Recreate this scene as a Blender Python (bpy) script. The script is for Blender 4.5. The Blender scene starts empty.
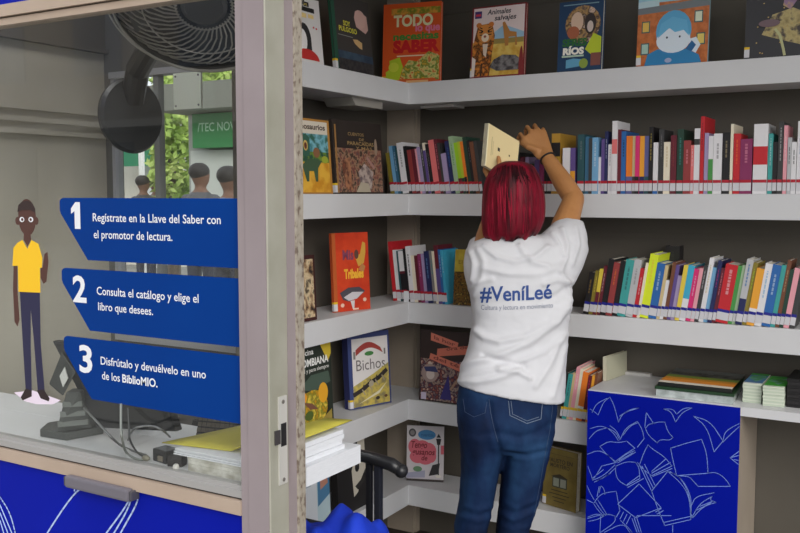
import bpy, bmesh, math, random
from mathutils import Vector, Matrix
from mathutils.bvhtree import BVHTree
SC = bpy.context.scene
COL = SC.collection
rnd = random.Random(7)
PI = math.pi

# ------------------------------------------------------------------ camera, world, exposure
F = 905.0; YAW = math.radians(30.445); PITCH = math.radians(4.62); CAMZ = 1.5
cam_data = bpy.data.cameras.new('camera'); cam_data.sensor_width = 36.0; cam_data.lens = F / 800 * 36.0
cam_data.clip_start = 0.05; cam_data.clip_end = 300
camera = bpy.data.objects.new('camera', cam_data); COL.objects.link(camera)
camera.location = (0, 0, CAMZ); camera.rotation_euler = (PI / 2 - PITCH, 0, YAW)
SC.camera = camera
SC.view_settings.view_transform = 'Standard'; SC.view_settings.look = 'None'
SC.view_settings.gamma = 1.0; SC.view_settings.use_curve_mapping = False
SC.view_settings.exposure = 0.32
world = bpy.data.worlds.new('overcast_sky'); SC.world = world; world.use_nodes = True
wn = world.node_tree; wn.nodes.clear()
w_out = wn.nodes.new('ShaderNodeOutputWorld'); w_bg = wn.nodes.new('ShaderNodeBackground')
w_tc = wn.nodes.new('ShaderNodeTexCoord'); w_ns = wn.nodes.new('ShaderNodeTexNoise'); w_rp = wn.nodes.new('ShaderNodeValToRGB')
w_ns.inputs['Scale'].default_value = 2.2; w_ns.inputs['Detail'].default_value = 4
w_rp.color_ramp.elements[0].position = 0.35; w_rp.color_ramp.elements[0].color = (0.74, 0.84, 1.0, 1)
w_rp.color_ramp.elements[1].position = 0.62; w_rp.color_ramp.elements[1].color = (1.0, 0.98, 0.96, 1)
wn.links.new(w_tc.outputs['Generated'], w_ns.inputs['Vector']); wn.links.new(w_ns.outputs['Fac'], w_rp.inputs['Fac'])
wn.links.new(w_rp.outputs['Color'], w_bg.inputs['Color']); wn.links.new(w_bg.outputs['Background'], w_out.inputs['Surface'])
w_bg.inputs['Strength'].default_value = 1.2
sun_d = bpy.data.lights.new('sun', 'SUN'); sun_d.energy = 1.3; sun_d.angle = math.radians(35); sun_d.color = (1.0, 0.96, 0.9)
sun = bpy.data.objects.new('sun', sun_d); COL.objects.link(sun)
sun.rotation_euler = (math.radians(66), 0, math.radians(48))

# ------------------------------------------------------------------ pixel rays -> places in the kiosk
R_ = Vector((math.cos(YAW), math.sin(YAW), 0))
FW_ = Vector((-math.sin(YAW) * math.cos(PITCH), math.cos(YAW) * math.cos(PITCH), -math.sin(PITCH)))
U_ = R_.cross(FW_)
FH_ = Vector((-math.sin(YAW), math.cos(YAW), 0))
O_ = Vector((0, 0, CAMZ))
def ray(x, y): return FW_ + R_ * ((x - 400) / F) - U_ * ((y - 266.5) / F)
def onY(x, y, Y): d = ray(x, y); return O_ + d * (Y / d.y)
def onX(x, y, X): d = ray(x, y); return O_ + d * (X / d.x)
def onZ(x, y, Z): d = ray(x, y); return O_ + d * ((Z - CAMZ) / d.z)
def dep(x, y, D): return O_ + ray(x, y) * D

# ------------------------------------------------------------------ materials
def lin(c): return c / 12.92 if c <= 0.04045 else ((c + 0.055) / 1.055) ** 2.4
GAIN = 1.22
def rgb(r, g, b, gain=GAIN): return tuple(min(0.92, lin(v / 255) * gain) for v in (r, g, b)) + (1,)
MATS = {}
def mat(name, c, rough=0.6, metal=0.0, spec=0.5):
    key = (name, tuple(round(v, 4) for v in c), rough, metal)
    if key in MATS: return MATS[key]
    m = bpy.data.materials.new(name); m.use_nodes = True
    p = m.node_tree.nodes['Principled BSDF']
    p.inputs['Base Color'].default_value = c; p.inputs['Roughness'].default_value = rough
    p.inputs['Metallic'].default_value = metal; p.inputs['Specular IOR Level'].default_value = spec
    MATS[key] = m; return m
def M(r, g, b, rough=0.6, metal=0.0, spec=0.5): return mat('paint', rgb(r, g, b), rough, metal, spec)
def noisy(name, stops, scale=8, detail=4, rough=0.7, stretch=(1, 1, 1), bump=0.0, kind='noise', spec=0.4, bscale=None):
    m = bpy.data.materials.new(name); m.use_nodes = True; nt = m.node_tree; p = nt.nodes['Principled BSDF']
    tc = nt.nodes.new('ShaderNodeTexCoord'); mp = nt.nodes.new('ShaderNodeMapping'); mp.inputs['Scale'].default_value = stretch
    nt.links.new(tc.outputs['Object'], mp.inputs['Vector'])
    rp = nt.nodes.new('ShaderNodeValToRGB')
    if kind == 'noise':
        n = nt.nodes.new('ShaderNodeTexNoise'); n.inputs['Scale'].default_value = scale; n.inputs['Detail'].default_value = detail
        src = n.outputs['Fac']
    else:
        n = nt.nodes.new('ShaderNodeTexVoronoi'); n.inputs['Scale'].default_value = scale; src = n.outputs['Color']
        rp.color_ramp.interpolation = 'CONSTANT'
    nt.links.new(mp.outputs['Vector'], n.inputs['Vector']); nt.links.new(src, rp.inputs['Fac'])
    el = rp.color_ramp.elements
    while len(el) < len(stops): el.new(0.5)
    for e, (pos, c) in zip(el, sorted(stops, key=lambda s: s[0])): e.position = pos; e.color = c
    nt.links.new(rp.outputs['Color'], p.inputs['Base Color'])
    p.inputs['Roughness'].default_value = rough; p.inputs['Specular IOR Level'].default_value = spec
    if bump:
        b = nt.nodes.new('ShaderNodeBump'); b.inputs['Strength'].default_value = bump; b.inputs['Distance'].default_value = 0.004
        if bscale:
            n2 = nt.nodes.new('ShaderNodeTexNoise'); n2.inputs['Scale'].default_value = bscale; n2.inputs['Detail'].default_value = 3
            nt.links.new(mp.outputs['Vector'], n2.inputs['Vector']); nt.links.new(n2.outputs['Fac'], b.inputs['Height'])
        elif kind == 'noise': nt.links.new(n.outputs['Fac'], b.inputs['Height'])
        nt.links.new(b.outputs['Normal'], p.inputs['Normal'])
    return m
def palette(name, cols, scale=60, rough=0.35):
    n = len(cols)
    return noisy(name, [(0.2 + 0.6 * i / n, rgb(*c)) for i, c in enumerate(cols)], scale, 3, rough, kind='noise')

white_board = noisy('white_laminate', [(0.3, (0.66, 0.66, 0.67, 1)), (0.7, (0.72, 0.72, 0.73, 1))], 3, 3, 0.45)
dark_panel = noisy('dark_grey_panel', [(0.3, rgb(80, 75, 67)), (0.7, rgb(88, 83, 75))], 2.5, 5, 0.6, bump=0.05)
grey_paint = noisy('grey_post_paint', [(0.3, rgb(146, 134, 120)), (0.7, rgb(156, 144, 130))], 4, 4, 0.6)
frame_paint = noisy('mauve_grey_frame_paint', [(0.3, rgb(132, 121, 123)), (0.7, rgb(140, 129, 131))], 6, 4, 0.5)
jamb_paint = noisy('pale_jamb_paint', [(0.3, rgb(140, 138, 124)), (0.7, rgb(154, 152, 140))], 9, 5, 0.5)
chipped = noisy('chipped_cream_paint', [(0.36, rgb(98, 84, 74)), (0.45, rgb(136, 127, 114)), (0.7, rgb(150, 142, 130))], 110, 6, 0.7, stretch=(1, 1, .5), bump=0.3)
beige_rail = noisy('beige_rail_paint', [(0.3, rgb(158, 140, 124)), (0.7, rgb(168, 150, 134))], 7, 4, 0.5)
alu = mat('aluminium', rgb(156, 154, 152), 0.4, 0.2)
blue_panel = noisy('royal_blue_vinyl', [(0.3, rgb(0, 16, 138)), (0.7, rgb(1, 20, 148))], 2, 3, 0.5, spec=0.12)
banner_blue = noisy('banner_blue_vinyl', [(0.3, rgb(0, 46, 116)), (0.7, rgb(0, 52, 124))], 2, 3, 0.5, spec=0.1)
booth_grey = noisy('booth_grey_steel', [(0.3, rgb(164, 158, 144)), (0.7, rgb(176, 170, 156))], 3, 4, 0.5)
black_plastic = mat('black_plastic', (0.012, 0.012, 0.014, 1), 0.4)
dark_plastic = mat('dark_grey_plastic', (0.035, 0.037, 0.04, 1), 0.45)
paper = noisy('white_paper', [(0.3, (0.72, 0.73, 0.76, 1)), (0.7, (0.8, 0.81, 0.84, 1))], 40, 3, 0.8, stretch=(1, 1, 30))
page_mat = noisy('page_edges', [(0.35, rgb(196, 190, 176)), (0.65, rgb(216, 212, 200))], 90, 2, 0.85, stretch=(8, 1, 1))
line_white = mat('white_line', rgb(165, 185, 232), 0.5)
pure_white = mat('white_print', (0.82, 0.83, 0.86, 1), 0.5)
label_white = mat('label_white', (0.68, 0.67, 0.7, 1), 0.5)
band_red = mat('label_red_band', rgb(168, 26, 44), 0.5)
band_blue = mat('label_blue_band', rgb(30, 32, 130), 0.5)
band_yellow = mat('label_yellow_band', rgb(214, 178, 40), 0.5)

def glass_mat(name, tint=(0.965, 0.975, 0.97, 1), ior=1.5):
    m = bpy.data.materials.new(name); m.use_nodes = True; nt = m.node_tree; nt.nodes.clear()
    o = nt.nodes.new('ShaderNodeOutputMaterial'); mx = nt.nodes.new('ShaderNodeMixShader'); fr = nt.nodes.new('ShaderNodeFresnel')
    t = nt.nodes.new('ShaderNodeBsdfTransparent'); g = nt.nodes.new('ShaderNodeBsdfGlossy')
    ge = nt.nodes.new('ShaderNodeNewGeometry'); mp = nt.nodes.new('ShaderNodeMapRange')
    mp.inputs['To Min'].default_value = ior; mp.inputs['To Max'].default_value = 1 / ior   # same reflectance from either face of the pane
    nt.links.new(ge.outputs['Backfacing'], mp.inputs['Value']); nt.links.new(mp.outputs['Result'], fr.inputs['IOR']); t.inputs['Color'].default_value = tint; g.inputs['Roughness'].default_value = 0.01
    nt.links.new(fr.outputs['Fac'], mx.inputs['Fac']); nt.links.new(t.outputs['BSDF'], mx.inputs[1]); nt.links.new(g.outputs['BSDF'], mx.inputs[2])
    nt.links.new(mx.outputs['Shader'], o.inputs['Surface']); return m
glass = glass_mat('window_glass')

# ------------------------------------------------------------------ mesh helpers
class MB:
    def __init__(s): s.v = []; s.f = []; s.m = []
    def add(s, vs, fs, mi=0):
        k = len(s.v); s.v += [Vector(v) for v in vs]
        for f in fs: s.f.append([k + i for i in f]); s.m.append(mi)
        return s
    def hexa(s, p, mi=0):      # p: 4 bottom + 4 top corners
        return s.add(p, [(3, 2, 1, 0), (4, 5, 6, 7), (0, 1, 5, 4), (1, 2, 6, 5), (2, 3, 7, 6), (3, 0, 4, 7)], mi)
    def box(s, a, b, mi=0):
        x0, y0, z0 = a; x1, y1, z1 = b
        return s.hexa([(x0, y0, z0), (x1, y0, z0), (x1, y1, z0), (x0, y1, z0), (x0, y0, z1), (x1, y0, z1), (x1, y1, z1), (x0, y1, z1)], mi)
    def obox(s, c, ax, ay, az, mi=0):   # centre and half-axis vectors
        c, ax, ay, az = map(Vector, (c, ax, ay, az))
        return s.hexa([c - ax - ay - az, c + ax - ay - az, c + ax + ay - az, c - ax + ay - az, c - ax - ay + az, c + ax - ay + az, c + ax + ay + az, c - ax + ay + az], mi)
    def prism(s, poly, ext, mi=0):      # 3-D polygon, extruded by a vector
        n = len(poly); ext = Vector(ext); poly = [Vector(p) for p in poly]
        return s.add(poly + [p + ext for p in poly], [list(range(n))[::-1], list(range(n, 2 * n))] + [(i, (i + 1) % n, n + (i + 1) % n, n + i) for i in range(n)], mi)
    def loft(s, rings, mi=0, cap=True, closed=False):
        n = len(rings[0]); vs = [p for r in rings for p in r]; fs = []
        nr = len(rings)
        for i in range(nr if closed else nr - 1):
            j = (i + 1) % nr
            for k in range(n): fs.append((i * n + k, i * n + (k + 1) % n, j * n + (k + 1) % n, j * n + k))
        if cap and not closed: fs += [list(range(n))[::-1], list(range((nr - 1) * n, nr * n))]
        return s.add(vs, fs, mi)
    def tube(s, pts, r, n=8, mi=0, closed=False):
        pts = [Vector(p) for p in pts]; rings = []; up = None
        for i, p in enumerate(pts):
            if closed: d = pts[(i + 1) % len(pts)] - pts[i - 1]
            else: d = pts[min(i + 1, len(pts) - 1)] - pts[max(i - 1, 0)]
            d.normalize()
            if up is None: up = Vector((0, 0, 1)) if abs(d.z) < 0.9 else Vector((1, 0, 0))
            a = d.cross(up).normalized(); up = a.cross(d).normalized()
            rr = r[i] if isinstance(r, (list, tuple)) else r
            rings.append([p + (a * math.cos(2 * PI * k / n) + up * math.sin(2 * PI * k / n)) * rr for k in range(n)])
        return s.loft(rings, mi, closed=closed)
    def ball(s, c, r, n=12, mi=0):
        c = Vector(c); r = Vector(r) if not isinstance(r, (int, float)) else Vector((r, r, r))
        rings = []
        for i in range(1, n):
            a = PI * i / n
            rings.append([c + Vector((r.x * math.sin(a) * math.cos(2 * PI * k / (2 * n)), r.y * math.sin(a) * math.sin(2 * PI * k / (2 * n)), -r.z * math.cos(a))) for k in range(2 * n)])
        return s.loft(rings, mi)
    def lathe(s, prof, c, axis=(0, 0, 1), n=24, mi=0):   # prof: (radius, height)
        ax = Vector(axis).normalized(); a = ax.orthogonal().normalized(); b = ax.cross(a); c = Vector(c)
        return s.loft([[c + ax * h + (a * math.cos(2 * PI * k / n) + b * math.sin(2 * PI * k / n)) * r for k in range(n)] for r, h in prof], mi)
    def build(s, name, mats, parent=None, origin=None, smooth=False, local=False, fixn=True, bevel=0.0):
        me = bpy.data.meshes.new(name)
        off = Vector((0, 0, 0))
        if parent is not None and not local: off = wloc(parent)
        elif origin is not None: off = Vector(origin)
        me.from_pydata([tuple(v - off) for v in s.v], [], s.f)
        mats = mats if isinstance(mats, (list, tuple)) else [mats]
        for m in mats: me.materials.append(m)
        for p, i in zip(me.polygons, s.m): p.material_index = i
        if fixn:
            bm = bmesh.new(); bm.from_mesh(me); bmesh.ops.recalc_face_normals(bm, faces=bm.faces[:])
            if bevel:
                bmesh.ops.bevel(bm, geom=[e for e in bm.edges if len(e.link_faces) == 2 and e.calc_face_angle(0) > 0.6], offset=bevel, segments=2, affect='EDGES', profile=0.6)
            bm.to_mesh(me); bm.free()
        if smooth:
            for p in me.polygons: p.use_smooth = True
        o = bpy.data.objects.new(name, me); COL.objects.link(o)
        if parent is not None: o.parent = parent
        elif origin is not None: o.location = origin
        return o
WL = {}
def wloc(o):
    v = Vector(o.location)
    while o.parent is not None: o = o.parent; v = v + Vector(o.location)
    return v
def tag(o, label, cat, group=None, kind=None):
    o['label'] = label; o['category'] = cat
    if group: o['group'] = group
    if kind: o['kind'] = kind
    return o
def thing(name, label, cat, loc=(0, 0, 0), rotz=0.0, group=None):
    o = bpy.data.objects.new(name, None); COL.objects.link(o); o.location = loc; o.rotation_euler = (0, 0, rotz); o.empty_display_size = 0.05
    return tag(o, label, cat, group)
def struct(name, mb, m, **k):
    o = mb.build(name, m, **k); o['kind'] = 'structure'; return o
TXT = {}
def text2d(s, bold=0.0, shear=0.0):
    key = (s, bold, shear)
    if key in TXT: return TXT[key]
    cu = bpy.data.curves.new('lettering', 'FONT'); cu.body = s; cu.size = 1.0; cu.offset = bold; cu.shear = shear; cu.resolution_u = 3
    ob = bpy.data.objects.new('lettering', cu); COL.objects.link(ob)
    bpy.context.view_layer.update()
    me = bpy.data.meshes.new_from_object(ob.evaluated_get(bpy.context.evaluated_depsgraph_get()))
    vs = [(v.co.x, v.co.y) for v in me.vertices]; fs = [list(p.vertices) for p in me.polygons]
    bpy.data.objects.remove(ob); bpy.data.curves.remove(cu); bpy.data.meshes.remove(me)
    x0 = min(v[0] for v in vs); x1 = max(v[0] for v in vs)
    TXT[key] = ([(x - x0, y) for x, y in vs], fs, x1 - x0); return TXT[key]

class Art:
    """flat printed shapes on a rectangle: O + u*U + v*V with u, v in metres, layered along N"""
    def __init__(s, O, U, V, N, w, h): s.O, s.U, s.V, s.N, s.w, s.h = Vector(O), Vector(U), Vector(V), Vector(N), w, h; s.mb = MB(); s.mats = []; s.k = 0
    def mi(s, m):
        if m not in s.mats: s.mats.append(m)
        return s.mats.index(m)
    def put(s, pts, fs, m):
        s.k += 1; e = 0.0003 + 0.00012 * s.k
        s.mb.add([s.O + s.U * (x * s.w) + s.V * (y * s.h) + s.N * e for x, y in pts], fs, s.mi(m))
    def poly(s, pts, m): s.put(pts, [list(range(len(pts)))], m)
    def rect(s, a, b, c, d, m): s.poly([(a, b), (c, b), (c, d), (a, d)], m)
    def ell(s, cu, cv, ru, rv, m, n=20, a0=0, a1=2 * PI): s.poly([(cu + ru * math.cos(a0 + (a1 - a0) * k / n), cv + rv * math.sin(a0 + (a1 - a0) * k / n)) for k in range(n + (0 if a1 - a0 > 6.2 else 1))], m)
    def line(s, pts, wd, m):        # wd in units of width
        for (x0, y0), (x1, y1) in zip(pts, pts[1:]):
            dx, dy = (x1 - x0) * s.w, (y1 - y0) * s.h; L = math.hypot(dx, dy) or 1; nx, ny = -dy / L * wd * s.w / 2, dx / L * wd * s.w / 2
            ex, ey = dx / L * wd * s.w / 4, dy / L * wd * s.w / 4
            q = [(x0 + (nx - ex) / s.w, y0 + (ny - ey) / s.h), (x1 + (nx + ex) / s.w, y1 + (ny + ey) / s.h), (x1 + (-nx + ex) / s.w, y1 + (-ny + ey) / s.h), (x0 + (-nx - ex) / s.w, y0 + (-ny - ey) / s.h)]
            s.put(q, [(0, 1, 2, 3)], m); s.k -= 1
        s.k += 1
    def text(s, t, u0, v0, u1, vh, m, bold=0.0, shear=0.0, rot=0.0):   # spans u0..u1, baseline v0, em height vh
        vs, fs, wd = text2d(t, bold, shear); sx = (u1 - u0) / wd
        s.put([(u0 + x * sx, v0 + y * vh + rot * (x * sx)) for x, y in vs], fs, m)
    def build(s, name, parent): return s.mb.build(name, s.mats, parent, fixn=False) if s.mb.v else None
def remesh(mb, voxel, smooth=4, fac=0.5):
    o = mb.build('tmp', [], fixn=True)
    m = o.modifiers.new('r', 'REMESH'); m.mode = 'VOXEL'; m.voxel_size = voxel
    if smooth: q = o.modifiers.new('s', 'SMOOTH'); q.iterations = smooth; q.factor = fac
    bpy.context.view_layer.update()
    me = bpy.data.meshes.new_from_object(o.evaluated_get(bpy.context.evaluated_depsgraph_get()))
    bpy.data.objects.remove(o); return me
def link_mesh(name, me, mats, parent=None, origin=None, smooth=True):
    off = wloc(parent) if parent is not None else Vector(origin or (0, 0, 0))
    me.transform(Matrix.Translation(-off)); me.name = name
    me.materials.clear()
    for m in (mats if isinstance(mats, (list, tuple)) else [mats]): me.materials.append(m)
    if smooth:
        for p in me.polygons: p.use_smooth = True
    o = bpy.data.objects.new(name, me); COL.objects.link(o)
    if parent is not None: o.parent = parent
    else: o.location = off
    return o
def fbm(x, y, z=0.0):
    from mathutils import noise
    return noise.fractal(Vector((x, y, z)), 1.0, 2.0, 3)

# ------------------------------------------------------------------ setting: street, floor, walls
YF, XF = 3.19, -1.834           # front edges of the L of shelves
YB, XL = 3.44, -2.062           # faces of the back and the left panel
Z1, Z2, Z3, Z4, Z5 = 1.942, 1.498, 1.056, 0.653, 0.291
TH = 0.0855
struct('ground', MB().box((-60, -60, -0.2), (60, 60, -0.05)), noisy('street_paving', [(0.3, rgb(120, 118, 114)), (0.7, rgb(140, 138, 132))], 1.5, 5, 0.9))
struct('floor', MB().box((-3.0, 1.45, -0.049), (2.6, 3.6, 0.0)), noisy('dark_floor', [(0.3, rgb(52, 44, 40)), (0.7, rgb(62, 54, 48))], 6, 4, 0.5))
wb = MB(); wb.box((-2.14, YB, 0), (2.6, YB + 0.06, 2.62))
for z in (1.325, 1.345, 2.25): wb.box((-1.93, YB - 0.004, z), (2.6, YB + 0.001, z + 0.006))
for x in (-0.31, 0.62): wb.box((x, YB - 0.003, 0), (x + 0.006, YB + 0.001, 0.78))
struct('wall_back', wb, dark_panel)
struct('wall_left', MB().box((XL - 0.03, 2.446, 0), (XL, YB, 2.62)).box((XL - 0.03, 2.42, 0), (XF + 0.002, 2.445, 2.62)), dark_panel)
struct('ceiling', MB().box((-3.0, 1.46, 2.62), (2.6, 3.5, 2.68)), noisy('ceiling_panel', [(0.3, rgb(150, 146, 140)), (0.7, rgb(160, 156, 150))], 3, 3, 0.7))
# corner column behind the shelves
struct('trim_corner_post', MB().box((XL + 0.001, YB - 0.045, 0), (XL + 0.135, YB - 0.001, 2.61)).box((XL + 0.135, YB - 0.03, 0), (XL + 0.142, YB - 0.001, 2.61)), grey_paint)

def shelf(z, label):
    t = thing('wall_shelf', label, 'shelf', (XF, YF, z - TH))
    x1 = 2.5 if z > 0.9 else -1.06
    poly = [(XF, 2.446), (XF, YF), (x1, YF), (x1, YB - 0.0455), (XL + 0.143, YB - 0.0455), (XL + 0.001, YB - 0.0455), (XL + 0.001, 2.446)]
    MB().prism([(x, y, z - TH) for x, y in poly], (0, 0, TH)).build('board', white_board, t, bevel=0.0015)
    return t
s1 = shelf(Z1, 'topmost white L-shaped wall shelf, large covers facing out along it')
shelf(Z2, 'second white L-shaped shelf at eye level, red-banded book row along it')
shelf(Z3, 'third white L-shaped shelf, blue-banded book row along its right side')
shelf(Z4, 'fourth white L-shaped shelf from the top, ending at the blue counter')
shelf(Z5, 'lowest white L-shaped shelf near the dark floor, olive book standing on it')
# grey brackets under the top shelf
a, b = onX(349, 92, XF - 0.06), onX(376, 99, XF - 0.06)
MB().hexa([Vector((XF - 0.16, a.y, Z1 - TH - 0.03)), Vector((XF - 0.16, b.y, Z1 - TH - 0.03)), Vector((XF - 0.03, b.y, Z1 - TH - 0.03)), Vector((XF - 0.03, a.y, Z1 - TH - 0.03)),
           Vector((XF - 0.16, a.y - 0.03, Z1 - TH - 0.001)), Vector((XF - 0.16, b.y, Z1 - TH - 0.001)), Vector((XF - 0.03, b.y, Z1 - TH - 0.001)), Vector((XF - 0.03, a.y - 0.03, Z1 - TH - 0.001))]).build('bracket', M(150, 146, 138), s1)
MB().box((XF + 0.02, YF + 0.06, Z1 - TH - 0.012), (XF + 0.17, YF + 0.16, Z1 - TH - 0.001)).build('bracket', M(170, 168, 164), s1)

# ------------------------------------------------------------------ service booth on the left: front wall, window, post
XP0, XP1 = -1.279, -1.199
GY = 1.5
BX = -2.92      # booth left wall
wall_front = struct('wall_front', MB().box((BX - 0.06, GY, 0), (XP0 + 0.002, GY + 0.035, 0.795)).box((BX - 0.06, GY - 0.004, 1.972), (XP0 + 0.002, GY + 0.035, 2.62)), blue_panel)
fr = MB()
fr.box((BX, GY - 0.012, 0.796), (XP0, GY + 0.035, 0.827), 0)          # beige bottom rail
fr.box((BX, GY + 0.002, 0.827), (XP0, GY + 0.03, 0.832), 2)          # dark gap
fr.box((BX, GY - 0.004, 0.832), (XP0, GY + 0.03, 0.848), 1).box((BX, GY + 0.004, 0.848), (XP0, GY + 0.026, 0.857), 1)           # aluminium sash
fr.box((BX, GY - 0.014, 1.942), (XP0, GY + 0.035, 1.971), 0)
fr.box((BX, GY + 0.002, 1.939), (XP0, GY + 0.03, 1.942), 2)
fr.box((BX, GY - 0.006, 1.922), (XP0, GY + 0.03, 1.939), 0)
wf = struct('window_1', fr, [beige_rail, alu, black_plastic])
struct('glass', MB().box((BX, GY + 0.010, 0.857), (XP0, GY + 0.0145, 1.922)), glass, parent=wf)
pm = MB()
zt, zb = 2.62, 0.0
pm.prism([(XP0, GY - 0.008, zb), (XP0 + 0.021, GY - 0.008, zb), (XP0 + 0.021, GY + 0.08, zb), (XP0, GY + 0.08, zb)], (0, 0, zt), 0)
pm.prism([(XP0 + 0.0225, GY - 0.011, zb), (XP1 - 0.003, GY - 0.011, zb), (XP1 - 0.003, GY + 0.08, zb), (XP0 + 0.0225, GY + 0.08, zb)], (0, 0, zt), 0)
pm.prism([(XP1 - 0.003, GY - 0.008, zb), (XP1, GY - 0.006, zb), (XP1, GY + 0.056, zb), (XP1 - 0.003, GY + 0.056, zb)], (0, 0, zt), 1)
pm.prism([(XP1 - 0.003, GY + 0.0565, zb), (XP1 + 0.021, GY + 0.0565, zb), (XP1 + 0.021, GY + 0.08, zb), (XP1 - 0.003, GY + 0.08, zb)], (0, 0, zt), 0)
pm.prism([(XP1 + 0.021, GY + 0.058, zb), (XP1 + 0.025, GY + 0.060, zb), (XP1 + 0.0285, GY + 0.08, zb), (XP1 + 0.021, GY + 0.08, zb)], (0, 0, zt), 2)
post = struct('trim_door_post', pm, [frame_paint, jamb_paint, chipped])
# lock strike plate on the jamb
sp = thing('strike_plate', 'pale metal lock strike plate on the door post side', 'lock', (XP1, GY + 0.03, 0.84))
y0, y1 = onX(278, 420, XP1).y, onX(286, 420, XP1).y
zt1, zb1 = onX(282, 396, XP1).z, onX(282, 484, XP1).z
MB().box((XP1, y0, zb1), (XP1 + 0.003, y1, zt1)).build('plate', M(196, 194, 188, 0.4, 0.3), sp)
zc0, zc1 = onX(282, 423, XP1).z, onX(282, 446, XP1).z
MB().box((XP1 + 0.001, y0 + 0.006, zc1), (XP1 + 0.0036, y1 - 0.003, zc0)).build('latch_slot', black_plastic, sp)
MB().box((XP1 + 0.001, y0 - 0.014, zc1 + 0.008), (XP1 + 0.0045, y0 + 0.003, zc0 - 0.012)).build('latch_lip', M(60, 56, 58, 0.4), sp)
for zz in (zt1 - 0.012, zb1 + 0.010):
    MB().lathe([(0.0045, 0), (0.0045, 0.0016), (0.002, 0.0022)], (XP1 + 0.003, (y0 + y1) / 2, zz), (1, 0, 0), 12).build('screw', M(120, 116, 110, 0.4, 0.5), sp)

# window pull handle
h0, h1 = onY(68, 472, GY - 0.02), onY(131, 487, GY - 0.02)
hd = thing('window_pull', 'grey tubular pull handle under the booth window', 'handle', ((h0.x + h1.x) / 2, GY, h0.z - 0.02))
MB().box((h0.x, GY - 0.032, h0.z - 0.036), (h1.x, GY - 0.012, h0.z - 0.006)).build('grip', M(112, 108, 116, 0.45, 0.3), hd, bevel=0.006)
for xx in (h0.x - 0.008, h1.x): MB().box((xx, GY - 0.028, h0.z - 0.034), (xx + 0.008, GY - 0.0005, h0.z - 0.010)).build('end_cap', M(70, 68, 74, 0.45), hd, bevel=0.003)

def line_art(name, label, cat, lines, P, Nv, wd, m):
    mb = MB()
    for ln in lines:
        pts = [P(*q) for q in ln]
        # round the polyline a little
        for _ in range(2):
            if len(pts) > 2:
                q = [pts[0]]
                for a, b in zip(pts, pts[1:]): q += [a * 0.75 + b * 0.25, a * 0.25 + b * 0.75]
                pts = q + [pts[-1]]
        for a, b in zip(pts, pts[1:]):
            d = b - a
            if d.length < 1e-5: continue
            s = d.cross(Nv).normalized() * wd / 2; e = d.normalized() * wd / 4
            mb.add([a - e + s, b + e + s, b + e - s, a - e - s], [(0, 1, 2, 3)])
    return mb, m
# white drawing on the blue lower panel of the booth
L8 = [[(270, 178), (230, 210), (150, 330), (100, 420)], [(240, 165), (238, 195)], [(430, 190), (400, 250), (340, 330), (290, 400)], [(425, 195), (412, 250), (365, 330), (320, 400)],
      [(435, 205), (445, 225), (385, 330), (350, 400)], [(415, 190), (405, 215)], [(0, 215), (30, 260), (50, 330), (58, 400)], [(0, 240), (38, 330)], [(0, 265), (25, 330)], [(0, 290), (12, 330)]]
pl = line_art('x', '', '', L8, lambda x, y: onY(x / 3.2, 430 + y / 3.2, GY - 0.001), Vector((0, -1, 0)), 0.0045, line_white)
pl[0].build('book_drawing', line_white, wall_front, fixn=False)

# stickers on the glass
SX0 = -1.864
def sticker(name, label, z_top, lines, num):
    X0, X1 = SX0, XP0 - 0.001
    O = Vector((X0, GY + 0.009, z_top - 0.151)); w, h = X1 - X0, 0.151
    t = thing(name, label, 'window sticker', (X0, GY + 0.009, z_top - 0.151), group='blue step stickers on the booth window')
    A = Art(O, (1, 0, 0), (0, 0, 1), (0, -1, 0), w, h)
    arc = [(0.03 - 0.03 * math.sin(a), 0.93 + 0.07 * math.cos(a)) for a in [PI / 2 * k / 5 for k in range(6)]]
    A.poly([(1, 1)] + arc + [(0.0, 0.80), (0.006, 0.74), (0.165, 0.0), (1, 0.0)], banner_blue)
    A.build('vinyl_shape', t)
    B = Art(O, (1, 0, 0), (0, 0, 1), (0, -1, 0), w, h); B.k = 3
    u0_, u1_, v0_, e_ = num[1], num[3], num[2], num[4] * 0.72
    if num[0] == '1': B.poly([(u0_ + (u1_ - u0_) * x, v0_ + e_ * y) for x, y in ((.38, 0), (1, 0), (1, 1), (.5, 1), (0, .76), (0, .56), (.38, .66))], pure_white)
    else: B.text(num[0], num[1], num[2], num[3], num[4], pure_white, 0.025)
    B.build('number', t)
    C = Art(O, (1, 0, 0), (0, 0, 1), (0, -1, 0), w, h); C.k = 3
    for s, u0, v0, u1, b in lines: C.text(s, u0, v0, u1, 0.185, pure_white, b)
    C.build('lettering', t)
def ux(px): return (onY(px, 300, GY).x - SX0 + (-0.006)) / (XP0 - 0.001 - SX0)
sticker('step_sticker', 'blue window sticker numbered 1, topmost of the three', 1.489,
        [('Regístrate en la Llave del Saber con', ux(94), 0.63, ux(221.5), 0.008), ('el promotor de lectura.', ux(94.5), 0.36, ux(173), 0.008)], ('1', ux(72.5), 0.50, ux(81.5), 0.60))
sticker('step_sticker', 'blue window sticker numbered 2, between the other two blue stickers', 1.316,
        [('Consulta el catálogo y elige el', ux(96), 0.60, ux(198), 0.008), ('libro que desees.', ux(97), 0.35, ux(152), 0.008)], ('2', ux(72), 0.46, ux(85.5), 0.60))
sticker('step_sticker', 'blue window sticker numbered 3, lowest of the three above the papers', 1.1455,
        [('Disfrútalo y devuélvelo en uno', ux(98), 0.60, ux(204), 0.008), ('de los ', ux(99), 0.36, ux(117), 0.008), ('BiblioMIO.', ux(119.5), 0.36, ux(155), 0.022)], ('3', ux(76.5), 0.44, ux(89.5), 0.62))
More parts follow.
